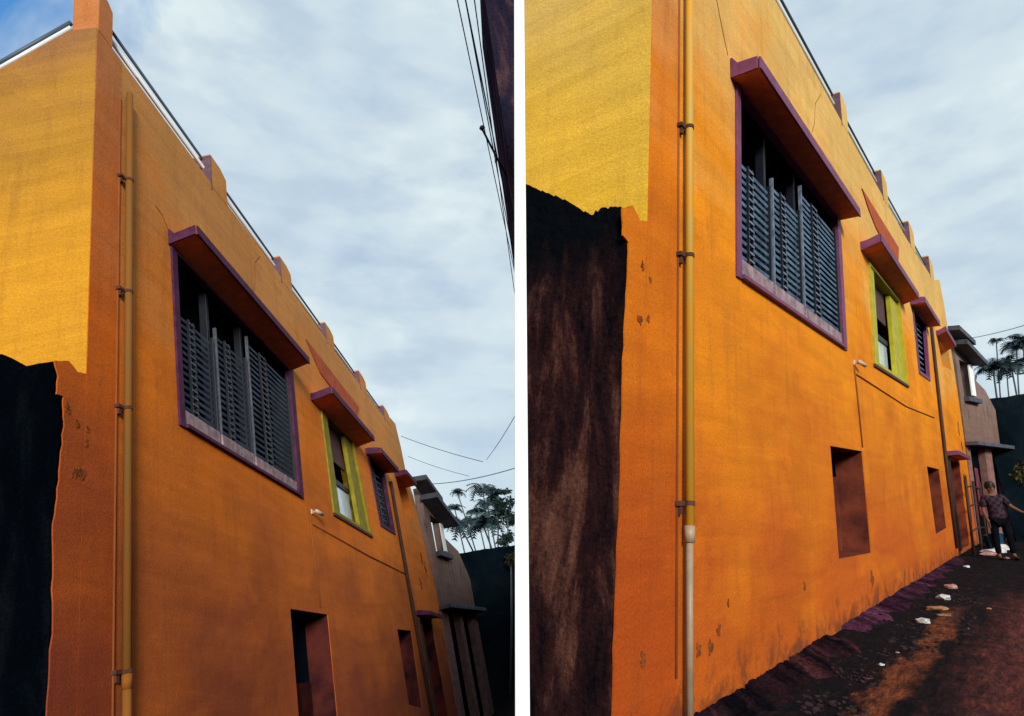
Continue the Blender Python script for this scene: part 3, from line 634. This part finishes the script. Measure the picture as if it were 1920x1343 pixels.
# ------------------------------------------------------------------ grey building at the end of each side wall
def grey_building(S, A, B, base, T, name, label):
    """A, B: (U, C) feet of the street facade; T: table of features along the facade (0..1) and heights"""
    d = (B[0] - A[0], B[1] - A[1]); ln = math.hypot(*d); nx, nc = -d[1] / ln, d[0] / ln   # outward (towards the lane / camera)
    if nc < 0: nx, nc = -nx, -nc
    def fn(s_, v, o): return (A[0] + d[0] * s_ + nx * o, v, A[1] + d[1] * s_ + nc * o)
    H = empty(name, S.pt(A[0], base, A[1]), label, 'house')
    top = T['top']
    MB(S, fn).prism([(p[0], p[1], 0) for p in T['wall']], (0, 0, -0.25), [[(p[0], p[1], 0) for p in T['hole']]]).build('upper_wall', 'greyw', H)
    MB(S, fn).box(-.02, 1.05, base, T['g1'], -0.5, -0.235).build('room_interior', 'black', H)
    hx = T['hole']; MB(S, fn).box(min(p[0] for p in hx) - .02, max(p[0] for p in hx) + .02, min(p[1] for p in hx) - .05, max(p[1] for p in hx) + .05, -0.6, -0.55).build('room_interior', 'black', H)
    for (a, b_) in T['cols']: MB(S, fn).box(a, b_, base, T['g1'] - .06, -0.22, 0.0).build('column', 'pinkp', H, bevel=0.01)
    MB(S, fn).box(-.02, 1.04, T['g1'] - .055, T['g1'] + .06, -0.2, 0.35).build('veranda_slab', 'slate', H, bevel=0.01)
    for (a, b_, v, h, o, dr) in T['slabs']:
        MB(S, fn).prism([(a, v, 0.002), (b_, v - dr, 0.002), (b_, v - dr + h, 0.002), (a, v + h, 0.002)], (0, -0.05, o)).build('awning', 'slate', H, bevel=0.01)
    a, b_, v0, v1 = T['bal']
    MB(S, fn).box(a, b_, v0, v1, 0.004, 0.05).build('white_shutter', 'white', H, bevel=0.004)
    MB(S, fn).box(min(p[0] for p in hx), b_ + .04, v0 - .25, v0 - .1, 0.002, 0.16).build('window_sill', 'slate', H, bevel=0.006)
    return H
def rest(S, A, B, base, T): pass
TLf = dict(top=3.2, wall=[(0, -.85), (1, -.85), (1.0, .3), (.78, 1.15), (.42, 1.45), (.40, 2.1), (.22, 2.55), (0, 2.8)],
  hole=[(.14, .75), (.36, .75), (.36, 1.95), (.12, 2.0)], g1=-.85, cols=[(.0, .17), (.46, .55), (.85, 1.0)],
  slabs=[(-.20, .14, 2.80, .15, .50, .45), (-.05, .46, 2.35, .16, .55, .60)], bal=(.33, .40, .95, 1.85))
TRf = dict(top=4, wall=[(0, -.2), (1, -.2), (1.0, .7), (.66, 1.75), (.38, 2.1), (.36, 2.7), (.2, 3.2), (0, 3.4)],
  hole=[(.10, 1.3), (.30, 1.3), (.30, 2.55), (.08, 2.6)], g1=-.18, cols=[(.0, .08), (.44, .60), (.86, 1.06)],
  slabs=[(-.20, .16, 3.45, .16, .45, .35), (-.05, .40, 3.05, .16, .45, .55)], bal=(.27, .36, 1.45, 2.5))
grey_building(SL, (15.6, .03), (19.6, .62), BASE_L, TLf, 'grey_house', 'weathered mauve grey house with slate canopies past the end of the left house')
grey_building(SR, (20.9, .04), (24.0, .90), BASE_R, TRf, 'grey_house', 'weathered mauve grey house with slate canopies past the end of the amber house')

# ------------------------------------------------------------------ far dark walls
def slabwall(name, a, b_, zt0, zt1, zb, th, matn, label):
    dx = Vector((b_[0] - a[0], b_[1] - a[1], 0)); nn = Vector((-dx.y, dx.x, 0)).normalized() * th
    mb = MB(SW); P = []
    n = 24
    for (o, top) in ((0, 0), (0, 1), (1, 1), (1, 0)):
        for i in range(n + 1):
            f = i / n; x = a[0] + dx.x * f + nn.x * o; y = a[1] + dx.y * f + nn.y * o
            z = zb if not top else zt0 + (zt1 - zt0) * f + random.uniform(-.03, .03) * (1 if o == 0 else 0)
            P.append((x, z, -y))
    F = []
    for i in range(n):
        for q in range(4): r = (q + 1) % 4; F.append((q * (n + 1) + i, q * (n + 1) + i + 1, r * (n + 1) + i + 1, r * (n + 1) + i))
    F += [(0, n + 1, 2 * n + 2, 3 * n + 3), (n, 2 * n + 1, 3 * n + 2, 4 * n + 3)]
    mb.add(P, F); return tag(mb.build(name, matn), label, 'wall')
slabwall('boundary_wall', (-2.6, 25.1), (1.6, 24.8), 3.05, 3.62, -2.2, .3, 'darkwall', 'tall blackened wall closing the lane below the palms in the left view')
slabwall('boundary_wall', (16.2, 21.3), (21.5, 18.0), 7.95, 8.15, 1.5, .3, 'darkwall', 'tall blackened teal wall behind the person at the right edge')

# dark tower building behind the white gap, top right of the left view
tw = MB(SW)
a0, a1 = Vector((-.50, 6.45, 10.2)), Vector((1.06, 8.3, -1.2))
def ext(p, dx, dy): return (p.x + dx, p.z, -(p.y + dy))
tw.add([ext(a0, 0, 0), ext(a0, .55, .25), ext(a0, .55, 2.0), ext(a0, 0, 1.8), ext(a1, 0, 0), ext(a1, .55, .25), ext(a1, .55, 2.0), ext(a1, 0, 1.8)],
       [(0, 1, 2, 3), (4, 7, 6, 5), (0, 4, 5, 1), (1, 5, 6, 2), (2, 6, 7, 3), (3, 7, 4, 0)])
tag(tw.build('corner_building', 'tower'), 'dark leaning corner of a building beside the overhead cables', 'building')

# ------------------------------------------------------------------ overhead cables
def sag(a, b_, s_, n=14):
    a, b_ = Vector(a), Vector(b_); o = []
    for i in range(n + 1):
        f = i / n; p = a.lerp(b_, f); p.z -= s_ * 4 * f * (1 - f); o.append((p.x, p.z, -p.y))
    return o
def cable(a, b_, r, s_, label, group):
    tag(MB(SW).tube(sag(a, b_, s_), r, 6).build('overhead_cable', 'wire', smooth=True), label, 'cable', group)
G1 = 'cables beside the dark corner building'
def rp(px, py, z):   # survey helper for the far cables
    th = R_(20.911); x, y = (px - 960) / 1200 * z, (671.5 - py) / 1200 * z
    return Vector((x, z * math.cos(th) - y * math.sin(th), 1.4 + z * math.sin(th) + y * math.cos(th)))
cable((-.59, 4.2, 6.98), (.36, 13.0, 6.92), .007, .03, 'outermost left of the steep overhead cables', G1)
cable((-.515, 4.2, 7.0), (.30, 12.0, 7.3), .009, .02, 'thick cable second from the left of the steep overhead cables', G1)
cable((-.505, 4.2, 6.98), (.12, 11.4, 7.45), .008, .03, 'thin cable running close beside the thick steep cable', G1)
cable((-.40, 4.2, 6.96), (.20, 13.0, 6.8), .007, .02, 'cable nearest the dark corner building, right of the others', G1)
cable(rp(903, 240, 8.4), rp(985, 400, 9.5), .016, .0, 'thick drooping cable joined by a clamp among the steep cables', G1)
jb = MB(SW); p_ = rp(904, 240, 8.35); jb.blob((p_.x, p_.z, -p_.y), .036, 2, .2)
p_ = rp(930, 300, 8.8); jb.blob((p_.x, p_.z, -p_.y), .030, 2, .2, (.6, .6, 1.8))
tag(jb.build('cable_clamp', 'wire'), 'small dark clamp where steep overhead cables join', 'clamp')
G2 = 'thin cables over the far end of the lane'
cable(rp(752, 818, 24), rp(905, 866, 20), .010, .05, 'thin cable sloping down right from the end of the left house parapet', G2)
cable(rp(765, 856, 24), rp(880, 893, 24), .008, .05, 'faint lower cable below the sloping one near the left house', G2)
cable(rp(800, 908, 24), rp(985, 872, 18), .012, .12, 'thin cable rising to the right above the tallest palm', G2)
cable(rp(912, 862, 26), rp(985, 745, 16), .010, .1, 'steep thin cable rising to the white gap above the palms', G2)
cable(rp(1780, 640, 22), rp(1960, 598, 16), .009, .08, 'faint single cable over the right hand palms', G2)

# ------------------------------------------------------------------ palms
def frond_mesh(kind):
    mb = MB(SW); n = 12; L = 1.5; pts = []
    for i in range(n + 1):
        f = i / n; pts.append(Vector((L * (f - 0.25 * f * f), 0, 0.45 * math.sin(f * 2.2) - (0.55 + kind * .3) * f * f)))
    P, F = [], []
    for i in range(n):
        for sgn in (-1, 1):
            p, q = pts[i], pts[i + 1]; w_ = 0.62 * math.sin(min(1, (i + 1) / n * 1.15) * math.pi * .92) + .06
            k = len(P); tip = p.lerp(q, .5) + Vector((0.14, sgn * w_, -w_ * .45))
            P += [(p.x, p.z, -p.y), (p.lerp(q, .95).x, p.lerp(q, .95).z, -p.y), (tip.x, tip.z, -tip.y)]; F.append((k, k + 1, k + 2))
    mb.add(P, F); mb.tube([(p.x, p.z, -p.y) for p in pts], .016, 4, .005)
    return mb
FM = []
for kd in (0, 1):
    o_ = frond_mesh(kd).build('frond', 'palm', base=(0, 0.0001, 0)); FM.append(o_.data); bpy.data.objects.remove(o_)
def palm(crown, foot, size, nf, label, seed, droop=0.0, bare=False):
    random.seed(seed)
    crown, foot = Vector(crown), Vector(foot)
    E_ = empty('areca_palm', foot, label, 'palm', 'palms beyond the far wall')
    pts = []
    side = Vector((random.uniform(-.2, .2), 0, 0))
    for i in range(9):
        f = i / 8; p = foot.lerp(crown, f) + side * math.sin(f * math.pi); pts.append((p.x, p.z, -p.y))
    MB(SW).tube(pts, .10, 7, .06).build('trunk', 'trunk', E_, smooth=True)
    for i in range(nf):
        c = bpy.data.objects.new('frond', random.choice(FM)); COL.objects.link(c); c.parent = E_
        c.location = crown - foot
        s_ = size * random.uniform(.75, 1.15); c.scale = (s_, s_, s_)
        c.rotation_euler = (random.uniform(-.3, .3), random.uniform(-.75, .35) + droop, i * 2.4 + random.uniform(-.3, .3))
    return E_
def far(p, k): return EYE + (Vector(p) - EYE) * k
def ft(p, c, k):
    q = far(p, k); w_ = far(c, k); q.z = ground_z(q.x, q.y) - .1
    # keep the trunk on its leaning line
    return q
PALMS = [((858, 925), (890, 1035), 34, .50, 7, 'tallest thin palm with a sparse pale crown, left of the group'),
 ((853, 955), (872, 1030), 32, .55, 8, 'leftmost palm with a small ragged crown'),
 ((862, 985), (884, 1035), 28, .85, 14, 'dense drooping palm nearest the grey house roofs'),
 ((893, 962), (906, 1028), 34, .62, 9, 'small round crowned palm in the middle of the left group'),
 ((907, 988), (920, 1028), 26, 1.0, 15, 'broadest dark palm in the middle of the left group'),
 ((914, 948), (930, 1028), 30, .75, 11, 'palm with a drooping crown just right of the group centre'),
 ((906, 923), (918, 1028), 36, 1.0, 10, 'high wide-spreading palm above the middle of the left group')]
for i, (c_, f_, z, sz, nf, lb) in enumerate(PALMS):
    c3 = far(rp(*c_, z), 2.0); f3 = far(rp(f_[0] + (f_[0] - c_[0]) * 1.8, f_[1] + (f_[1] - c_[1]) * 1.8, z), 2.0)
    palm(c3, f3, sz * 1.55, nf + 7, lb, 20 + i)
PALMR = [((1868, 640), (1876, 745), 34, .55, 8, 'faint tall palm, leftmost of the right hand group'),
 ((1862, 692), (1870, 745), 26, .95, 12, 'low palm next to the grey house, right hand group'),
 ((1897, 692), (1906, 745), 28, 1.1, 15, 'broadest palm of the right hand group'),
 ((1906, 652), (1914, 745), 32, .9, 12, 'high palm above the broadest one at right'),
 ((1918, 640), (1926, 745), 30, .9, 12, 'palm cut by the right edge of the photo'),
 ((1886, 675), (1893, 745), 36, .5, 8, 'smallest palm in the middle of the right hand group')]
for i, (c_, f_, z, sz, nf, lb) in enumerate(PALMR):
    c3 = far(rp(*c_, z), 2.0); f3 = far(rp(f_[0] + (f_[0] - c_[0]) * 1.8, f_[1] + (f_[1] - c_[1]) * 1.8, z), 2.0)
    palm(c3, f3, sz * 1.25, nf + 6, lb, 40 + i)
random.seed(11)
def leafy(name, centre, size, n, leaf, matn, label, cat, foot=None):
    centre = Vector(centre)
    base = Vector(foot) if foot is not None else Vector((centre.x, centre.y, ground_z(centre.x, centre.y)))
    E_ = empty(name, base, label, cat)
    lobes = [(Vector((random.gauss(0, .45) * size[0], random.gauss(0, .45) * size[1], random.gauss(0, .42) * size[2])), random.uniform(.28, .5)) for _ in range(9)]
    mb = MB(SW); P, F = [], []
    for i in range(n):
        lc, lr = random.choice(lobes); v = Vector((random.gauss(0, 1), random.gauss(0, 1), random.gauss(0, 1))).normalized() * lr * random.uniform(.5, 1.1)
        p = centre + lc + Vector((v.x * size[0], v.y * size[1], v.z * size[2]))
        a = Vector((random.uniform(-1, 1), random.uniform(-1, 1), random.uniform(-1, .4))).normalized(); b_ = a.cross(Vector((random.random(), random.random(), random.random()))).normalized()
        l = leaf * random.uniform(.6, 1.3); k = len(P)
        for q in (p, p + a * l * .5 + b_ * l * .28, p + a * l, p + a * l * .5 - b_ * l * .28): P.append((q.x, q.z, -q.y))
        F.append((k, k + 1, k + 2, k + 3))
    mb.add(P, F); cr = mb.build('crown', matn, E_); cr['kind'] = 'stuff'
    tk = MB(SW); tk.tube([(base.x, base.z, -base.y), (base.x * .6 + centre.x * .4 + .03, (base.z + centre.z) / 2, -centre.y), (centre.x, centre.z, -centre.y)], .06, 7, .03)
    for lc, lr in lobes[:5]:
        q = centre + lc; tk.tube([(centre.x, centre.z - .1, -centre.y), (q.x, q.z, -q.y)], .025, 5, .01)
    tk.build('trunk', 'trunk', E_, smooth=True); return E_
c3 = rp(952, 955, 30); leafy('spreading_tree', c3, (.75, .8, .75), 1500, .17, 'leaf', 'dark tree with hanging foliage cut off by the white gap', 'tree')
c3 = rp(934, 924, 32); leafy('spreading_tree', c3, (.62, .5, .18), 420, .18, 'palm', 'thin high tree top spreading left of the white gap', 'tree')
c3 = rp(950, 1010, 27); leafy('round_bush', c3, (.42, .4, .34), 600, .13, 'leaf', 'small dark bush growing over the blackened wall', 'bush')
c3 = rp(958, 1042, 23.6); leafy('olive_bush', c3, (.25, .22, .30), 420, .11, 'leafy', 'olive green bush in front of the blackened wall beside the white gap', 'bush')
c3 = rp(1918, 895, 17); leafy('olive_bush', c3, (.22, .2, .34), 420, .10, 'leafy', 'olive green bush at the right edge behind the person', 'bush')

# ------------------------------------------------------------------ small things on the walls
def sec_cam(S, u, v, label):
    E_ = empty('security_camera', S.pt(u, v, 0), label, 'camera', None)
    MB(S).box(u - .035, u + .035, v - .035, v + .035, .0, .02).build('wall_plate', 'cream', E_, bevel=.004)
    MB(S).tube([(u, v, .02), (u + .04, v - .01, .06)], .011, 8).build('bracket', 'cream', E_, smooth=True)
    MB(S).tube([(u - .01, v + .005, .07), (u + .20, v - .02, .10)], .026, 12).build('camera_body', 'cream', E_, smooth=True)
    MB(S).tube([(u + .20, v - .02, .10), (u + .21, v - .021, .101)], .020, 12).build('lens', 'dark_frame', E_)
sec_cam(SL, 5.06, -.13, 'small white security camera below the lime window of the left house')
sec_cam(SR, 5.90, -.05, 'small white security camera below the lime window of the amber house')
def strip(S, pts, r, matn, name, label, cat):
    tag(MB(S).tube(pts, r, 8).build(name, matn, smooth=True), label, cat)
def cloth(S, u0, u1, v0, v1, c, matn, name, label):
    mb = MB(S); n, m_ = 14, 10; P = []; F = []
    for i in range(n + 1):
        for k in range(m_ + 1):
            f, g_ = i / n, k / m_; P.append((u0 + (u1 - u0) * f, v0 + (v1 - v0) * g_ - .05 * math.sin(f * 9) * (1 - g_), c + .05 * math.sin(f * 16) * (1.1 - g_)))
    for i in range(n):
        for k in range(m_): a = i * (m_ + 1) + k; F.append((a, a + 1, a + m_ + 2, a + m_ + 1))
    mb.add(P, F); o = mb.build(name, matn, smooth=True); so_ = o.modifiers.new('thick', 'SOLIDIFY'); so_.thickness = .01
    return tag(o, label, 'cloth')
cloth(SR, 18.9, 19.9, -2.3, -1.0, .30, 'pinkcl', 'hanging_cloth', 'faded pink cloth hanging near the far doorway of the amber house')
def gate(S, U0, U1, c, base, name, label):
    E_ = empty(name, S.pt(U0, base, c), label, 'railing')
    for v in (base + .55, base + 1.15, base + 1.62): MB(S).tube([(U0, v, c), ((U0 + U1) / 2, v + .05, c + .02), (U1, v - .02, c + .05)], .022, 6).build('rail', 'darkpipe', E_, smooth=True)
    for f in (0, .5, 1): U = U0 + (U1 - U0) * f; MB(S).tube([(U, base, c + .05 * f), (U + .05, base + 1.8, c + .05 * f)], .032, 7).build('upright', 'darkpipe', E_, smooth=True)
gate(SR, 16.0, 19.6, .28, BASE_R, 'wooden_railing', 'dark stick railing beside the far doorway of the amber house')

# ------------------------------------------------------------------ kerb, rubble and litter on the right lane
def kerb(S, runs, base):
    E_ = empty('wall_kerb', S.pt(runs[0][0], base, 0.1), 'broken purple-washed kerb along the foot of the amber wall', 'kerb')
    for (a, b_) in runs:
        mb = MB(S); n = max(4, int((b_ - a) * 22)); P = []; F = []
        key = [(0.004, .05), (.06, .045), (.14, .035), (.22, .03), (.30, .015), (.38, -.01), (.44, -.05)]; prof = []
        for (c0, h0), (c1, h1) in zip(key, key[1:]):
            for q in range(4): prof.append((c0 + (c1 - c0) * q / 4, h0 + (h1 - h0) * q / 4))
        prof += [key[-1], (0.004, -.14)]
        n = max(6, int((b_ - a) * 40))
        for i in range(n + 1):
            U = a + (b_ - a) * i / n; w_ = (.7 if U > 9 else .95) + .30 * noise.noise(Vector((U * 1.6, 1, 5))) + .12 * noise.noise(Vector((U * 6, 2, 5)))
            for (c, h) in prof:
                z = .016 * noise.noise(Vector((U * 5, c * 9, 2))) + .013 * noise.noise(Vector((U * 16, c * 16, 6))) + .010 * noise.noise(Vector((U * 38, c * 38, 9)))
                P.append((U, base + h * w_ + (z if h > -.1 else 0), .004 + (c - .004) * w_))
        k = len(prof)
        for i in range(n):
            for j in range(k): F.append((i * k + j, i * k + (j + 1) % k, (i + 1) * k + (j + 1) % k, (i + 1) * k + j))
        F += [tuple(range(k)), tuple(n * k + j for j in range(k))]
        mb.add(P, F).build('kerb_block', 'kerb' if a > 4 else 'kerb_dark', E_)
kerb(SR, [(.2, 1.5), (1.56, 2.5), (2.58, 3.75), (4.35, 6.2), (6.28, 8.6), (8.7, 11.5), (11.6, 15)], BASE_R)
rb = MB(SW)
for i in range(900):
    U = random.uniform(.4, 9) ; C = abs(random.gauss(.5, .16)) + .05
    if U > 5: C = random.uniform(.4, 1.0)
    w_ = SR.pt(U, BASE_R, C); r = random.uniform(.006, .026)
    rb.blob((w_.x, ground_z(w_.x, w_.y) + r * .3 - .005, -w_.y), r, 1, .3, (1, 1, .7))
tag(rb.build('rubble', 'stone'), 'dark purple rubble and pebbles along the foot of the amber wall', 'rubble', kind='stuff')
def scrap(U, C, r, matn, name, label, cat, group=None, sq=(1, 1, .5)):
    r *= .85; w_ = SR.pt(U, BASE_R, C); mb = MB(SW); mb.blob((w_.x, ground_z(w_.x, w_.y) + r * .35, -w_.y), r, 2, .28, sq)
    o = mb.build(name, matn); return tag(o, label, cat, group)
LG = 'litter scattered on the lane'
scrap(2.99, .60, .035, 'bag', 'crumpled_bag', 'small white scrap lying nearest the kerb on the dark soil', 'litter', LG)
scrap(5.35, .59, .085, 'bag', 'crumpled_bag', 'bright white crumpled bag at the top of the red dirt path', 'litter', LG)
scrap(6.4, .60, .10, 'tan', 'cardboard_scrap', 'beige torn scrap just beyond the bright white crumpled bag', 'litter', LG, (1.4, 1, .4))
scrap(6.0, .72, .07, 'tan', 'cardboard_scrap', 'beige flat scrap on the dirt path beside the white bag', 'litter', LG, (1.4, 1, .3))
scrap(7.5, .55, .10, 'bag', 'crumpled_bag', 'dull white bag against the far stretch of kerb', 'litter', LG)
scrap(8.8, .50, .10, 'bagp', 'crumpled_bag', 'pale pink bag against the far stretch of kerb', 'litter', LG)
scrap(12.6, .40, .07, 'bag', 'crumpled_bag', 'tiny white scrap near the second wall vent', 'litter', LG)
scrap(16.2, .55, .14, 'bagp', 'crumpled_bag', 'pinkish heap of scraps by the far doorway', 'litter', LG, (1.8, 1, .5))
scrap(17.2, .62, .16, 'bag', 'crumpled_bag', 'wide white bundle on the ground before the grey house', 'litter', LG, (2.2, 1.2, .5))
scrap(18.6, .72, .15, 'bag', 'crumpled_bag', 'white bundle right beneath the blue tub', 'litter', LG, (1.6, 1.2, .8))
scrap(15.5, .92, .07, 'bagp', 'crumpled_bag', 'small pale scrap in front of the person', 'litter', LG)
scrap(6.9, 1.08, .045, 'tan', 'cardboard_scrap', 'tan scrap on the dull red soil', 'litter', LG)
scrap(5.3, 1.0, .022, 'bluecl', 'bottle_cap', 'tiny blue scrap on the dull red soil', 'litter', LG)
scrap(3.6, .62, .02, 'bagp', 'crumpled_bag', 'tiny pale scrap between kerb and dirt path', 'litter', LG)
scrap(2.5, .60, .02, 'pinkcl', 'red_scrap', 'tiny red scrap beside the dirt path', 'litter', LG, (2, .6, .3))
scrap(4.2, 1.1, .02, 'tan', 'cardboard_scrap', 'tiny tan crumb on the dull red soil', 'litter', LG)
# blue tub: lathe
def tub(U, C, r, h, label):
    w_ = SR.pt(U, BASE_R, C); z0 = ground_z(w_.x, w_.y); mb = MB(SW); sg = 20; P = []; F = []
    prof = [(0, 0), (r * .75, 0), (r, h), (r * 1.08, h), (r * 1.08, h - .03), (r * .98, h - .03), (r * .9, h - .04), (r * .70, .02), (0, .02)]
    for (rr, hh) in prof:
        for j in range(sg): an = 2 * math.pi * j / sg; P.append((w_.x + rr * math.cos(an), z0 + hh, -(w_.y + rr * math.sin(an))))
    for i in range(len(prof) - 1):
        for j in range(sg): F.append((i * sg + j, i * sg + (j + 1) % sg, (i + 1) * sg + (j + 1) % sg, (i + 1) * sg + j))
    mb.add(P, F); tag(mb.build('plastic_tub', 'bluecl', smooth=True), label, 'tub')
tub(18.9, .62, .17, .42, 'blue plastic tub standing on the ground before the grey house')
tub(19.6, .42, .15, .34, 'smaller blue tub between the doorway and the larger tub')

# ------------------------------------------------------------------ people
def skin_obj(name, joints, edges, radii, matn, parent, sub=2):
    me = bpy.data.meshes.new(name); me.from_pydata([Vector(j) for j in joints], edges, []); me.materials.append(M[matn])
    o = bpy.data.objects.new(name, me); COL.objects.link(o); o.parent = parent
    sk = o.modifiers.new('skin', 'SKIN'); sk.use_smooth_shade = True
    for v, r in zip(me.skin_vertices[0].data, radii): v.radius = (r, r) if not isinstance(r, tuple) else r
    me.skin_vertices[0].data[0].use_root = True
    ss = o.modifiers.new('sub', 'SUBSURF'); ss.levels = sub; ss.render_levels = sub
    return o
def person(loc, rz, label, scale=1.0):
    E_ = bpy.data.objects.new('person', None); COL.objects.link(E_); E_.location = loc; E_.rotation_euler = (0, 0, rz); E_.scale = (scale,) * 3
    tag(E_, label, 'person')
    J = [(0, 0, .95), (0, .01, 1.15), (0, 0, 1.38), (0, 0, 1.47), (0, -.02, 1.55), (0, -.025, 1.63),       # pelvis, waist, chest, neck, jaw, skull
         (.10, 0, .90), (.12, -.02, .50), (.13, .02, .09), (.14, -.13, .035),                               # left leg
         (-.10, 0, .90), (-.13, .03, .50), (-.14, .06, .09), (-.15, -.09, .035),                            # right leg
         (.19, 0, 1.38), (.29, -.05, 1.16), (.44, -.14, 1.02), (.50, -.18, .99),                            # left arm, stretched out
         (-.19, 0, 1.38), (-.24, .02, 1.10), (-.23, -.10, .88), (-.23, -.13, .82)]
    Ed = [(0, 1), (1, 2), (2, 3), (3, 4), (4, 5), (0, 6), (6, 7), (7, 8), (8, 9), (0, 10), (10, 11), (11, 12), (12, 13), (2, 14), (14, 15), (15, 16), (16, 17), (2, 18), (18, 19), (19, 20), (20, 21)]
    Rd = [.11, .10, .12, .055, .075, .088, .085, .055, .038, .03, .085, .055, .038, .03, .055, .042, .028, .032, .055, .042, .028, .032]
    skin_obj('body', J, Ed, Rd, 'skin', E_)
    # fingers: two hands
    for hx, hd in ((Vector((.50, -.18, .99)), Vector((.8, -.55, -.2))), (Vector((-.23, -.13, .82)), Vector((0, -.2, -1)))):
        hd.normalize(); sd = hd.cross(Vector((0.1, .2, 1))).normalized()
        for k in range(5):
            o_ = sd * ((k - 1.5) * .018 if k < 4 else -.045); ln = (.068, .08, .085, .07, .05)[k]; dd = (hd + (sd * -.5 if k == 4 else Vector())).normalized()
            p0 = hx + o_ * .6; p1 = hx + o_ + dd * .05 * (1 if k < 4 else .5); p2 = p1 + dd * ln * .5; p3 = p2 + (dd + Vector((0, 0, -.4))).normalized() * ln * .5
            skin_obj('finger', [p0, p1, p2, p3], [(0, 1), (1, 2), (2, 3)], [.011, .0095, .009, .0075], 'skin', E_, 1)
    # shirt
    skin_obj('shirt', [(0, 0, .86), (0, 0, .95), (0, .01, 1.08), (0, .01, 1.22), (0, 0, 1.36), (0, 0, 1.42), (.17, 0, 1.375), (.23, -.02, 1.27), (.275, -.045, 1.18), (-.17, 0, 1.375), (-.215, .0, 1.27), (-.24, .015, 1.16)],
             [(0, 1), (1, 2), (2, 3), (3, 4), (4, 5), (4, 6), (6, 7), (7, 8), (4, 9), (9, 10), (10, 11)], [.19, .185, .165, .165, .175, .09, .085, .08, .075, .085, .08, .075], 'shirt', E_)
    skin_obj('trousers', [(0, 0, .93), (.10, 0, .84), (.12, -.02, .50), (.13, .02, .13), (-.10, 0, .84), (-.13, .03, .50), (-.14, .06, .13)],
             [(0, 1), (1, 2), (2, 3), (0, 4), (4, 5), (5, 6)], [.145, .10, .075, .06, .10, .075, .06], 'trouser', E_)
    hm = bmesh.new(); bmesh.ops.create_uvsphere(hm, u_segments=20, v_segments=14, radius=.108)
    for v in list(hm.verts):
        if v.co.y < -.045 and v.co.z < .03: v.co *= .80
        if v.co.z < -.06: v.co *= .85
        v.co.z *= 1.12; v.co += Vector((0, -.005, 1.645)); v.co += Vector((random.uniform(-.003, .003),) * 3)
    me = bpy.data.meshes.new('hair'); hm.to_mesh(me); hm.free(); me.materials.append(M['hair'])
    o = bpy.data.objects.new('hair', me); COL.objects.link(o); o.parent = E_
    for p in me.polygons: p.use_smooth = True
    def bit(name, c, r, mn, sq=(1, 1, 1)):
        b2 = bmesh.new(); bmesh.ops.create_uvsphere(b2, u_segments=10, v_segments=8, radius=r)
        for v in b2.verts: v.co = Vector((v.co.x * sq[0], v.co.y * sq[1], v.co.z * sq[2])) + Vector(c)
        m2 = bpy.data.meshes.new(name); b2.to_mesh(m2); b2.free(); m2.materials.append(M[mn]); oo = bpy.data.objects.new(name, m2); COL.objects.link(oo); oo.parent = E_
    for s_ in (-1, 1): bit('eye', (s_ * .032, -.10, 1.62), .012, 'hair'); bit('ear', (s_ * .088, -.01, 1.60), .026, 'skin', (.4, .8, 1.2))
    bit('nose', (0, -.115, 1.595), .016, 'skin', (.8, 1, 1.4)); bit('mouth', (0, -.098, 1.557), .022, 'pinkcl', (1.1, .4, .3))
    for s_, y in ((1, -.06), (-1, -.02)): bit('shoe', (s_ * .135, y, .035), .07, 'hair', (.7, 1.8, .6))
    return E_
def stand(px, z, S, base):
    # a spot on the lane, z metres ahead
    return None
pr = SR.pt(15.2, BASE_R, .97); pr.z = ground_z(pr.x, pr.y) - .005
person(pr, math.atan2(pr.x, -pr.y) * 0 + R_(-20), 'dark haired person in a checked shirt standing by the grey house with one arm out', 1.0)
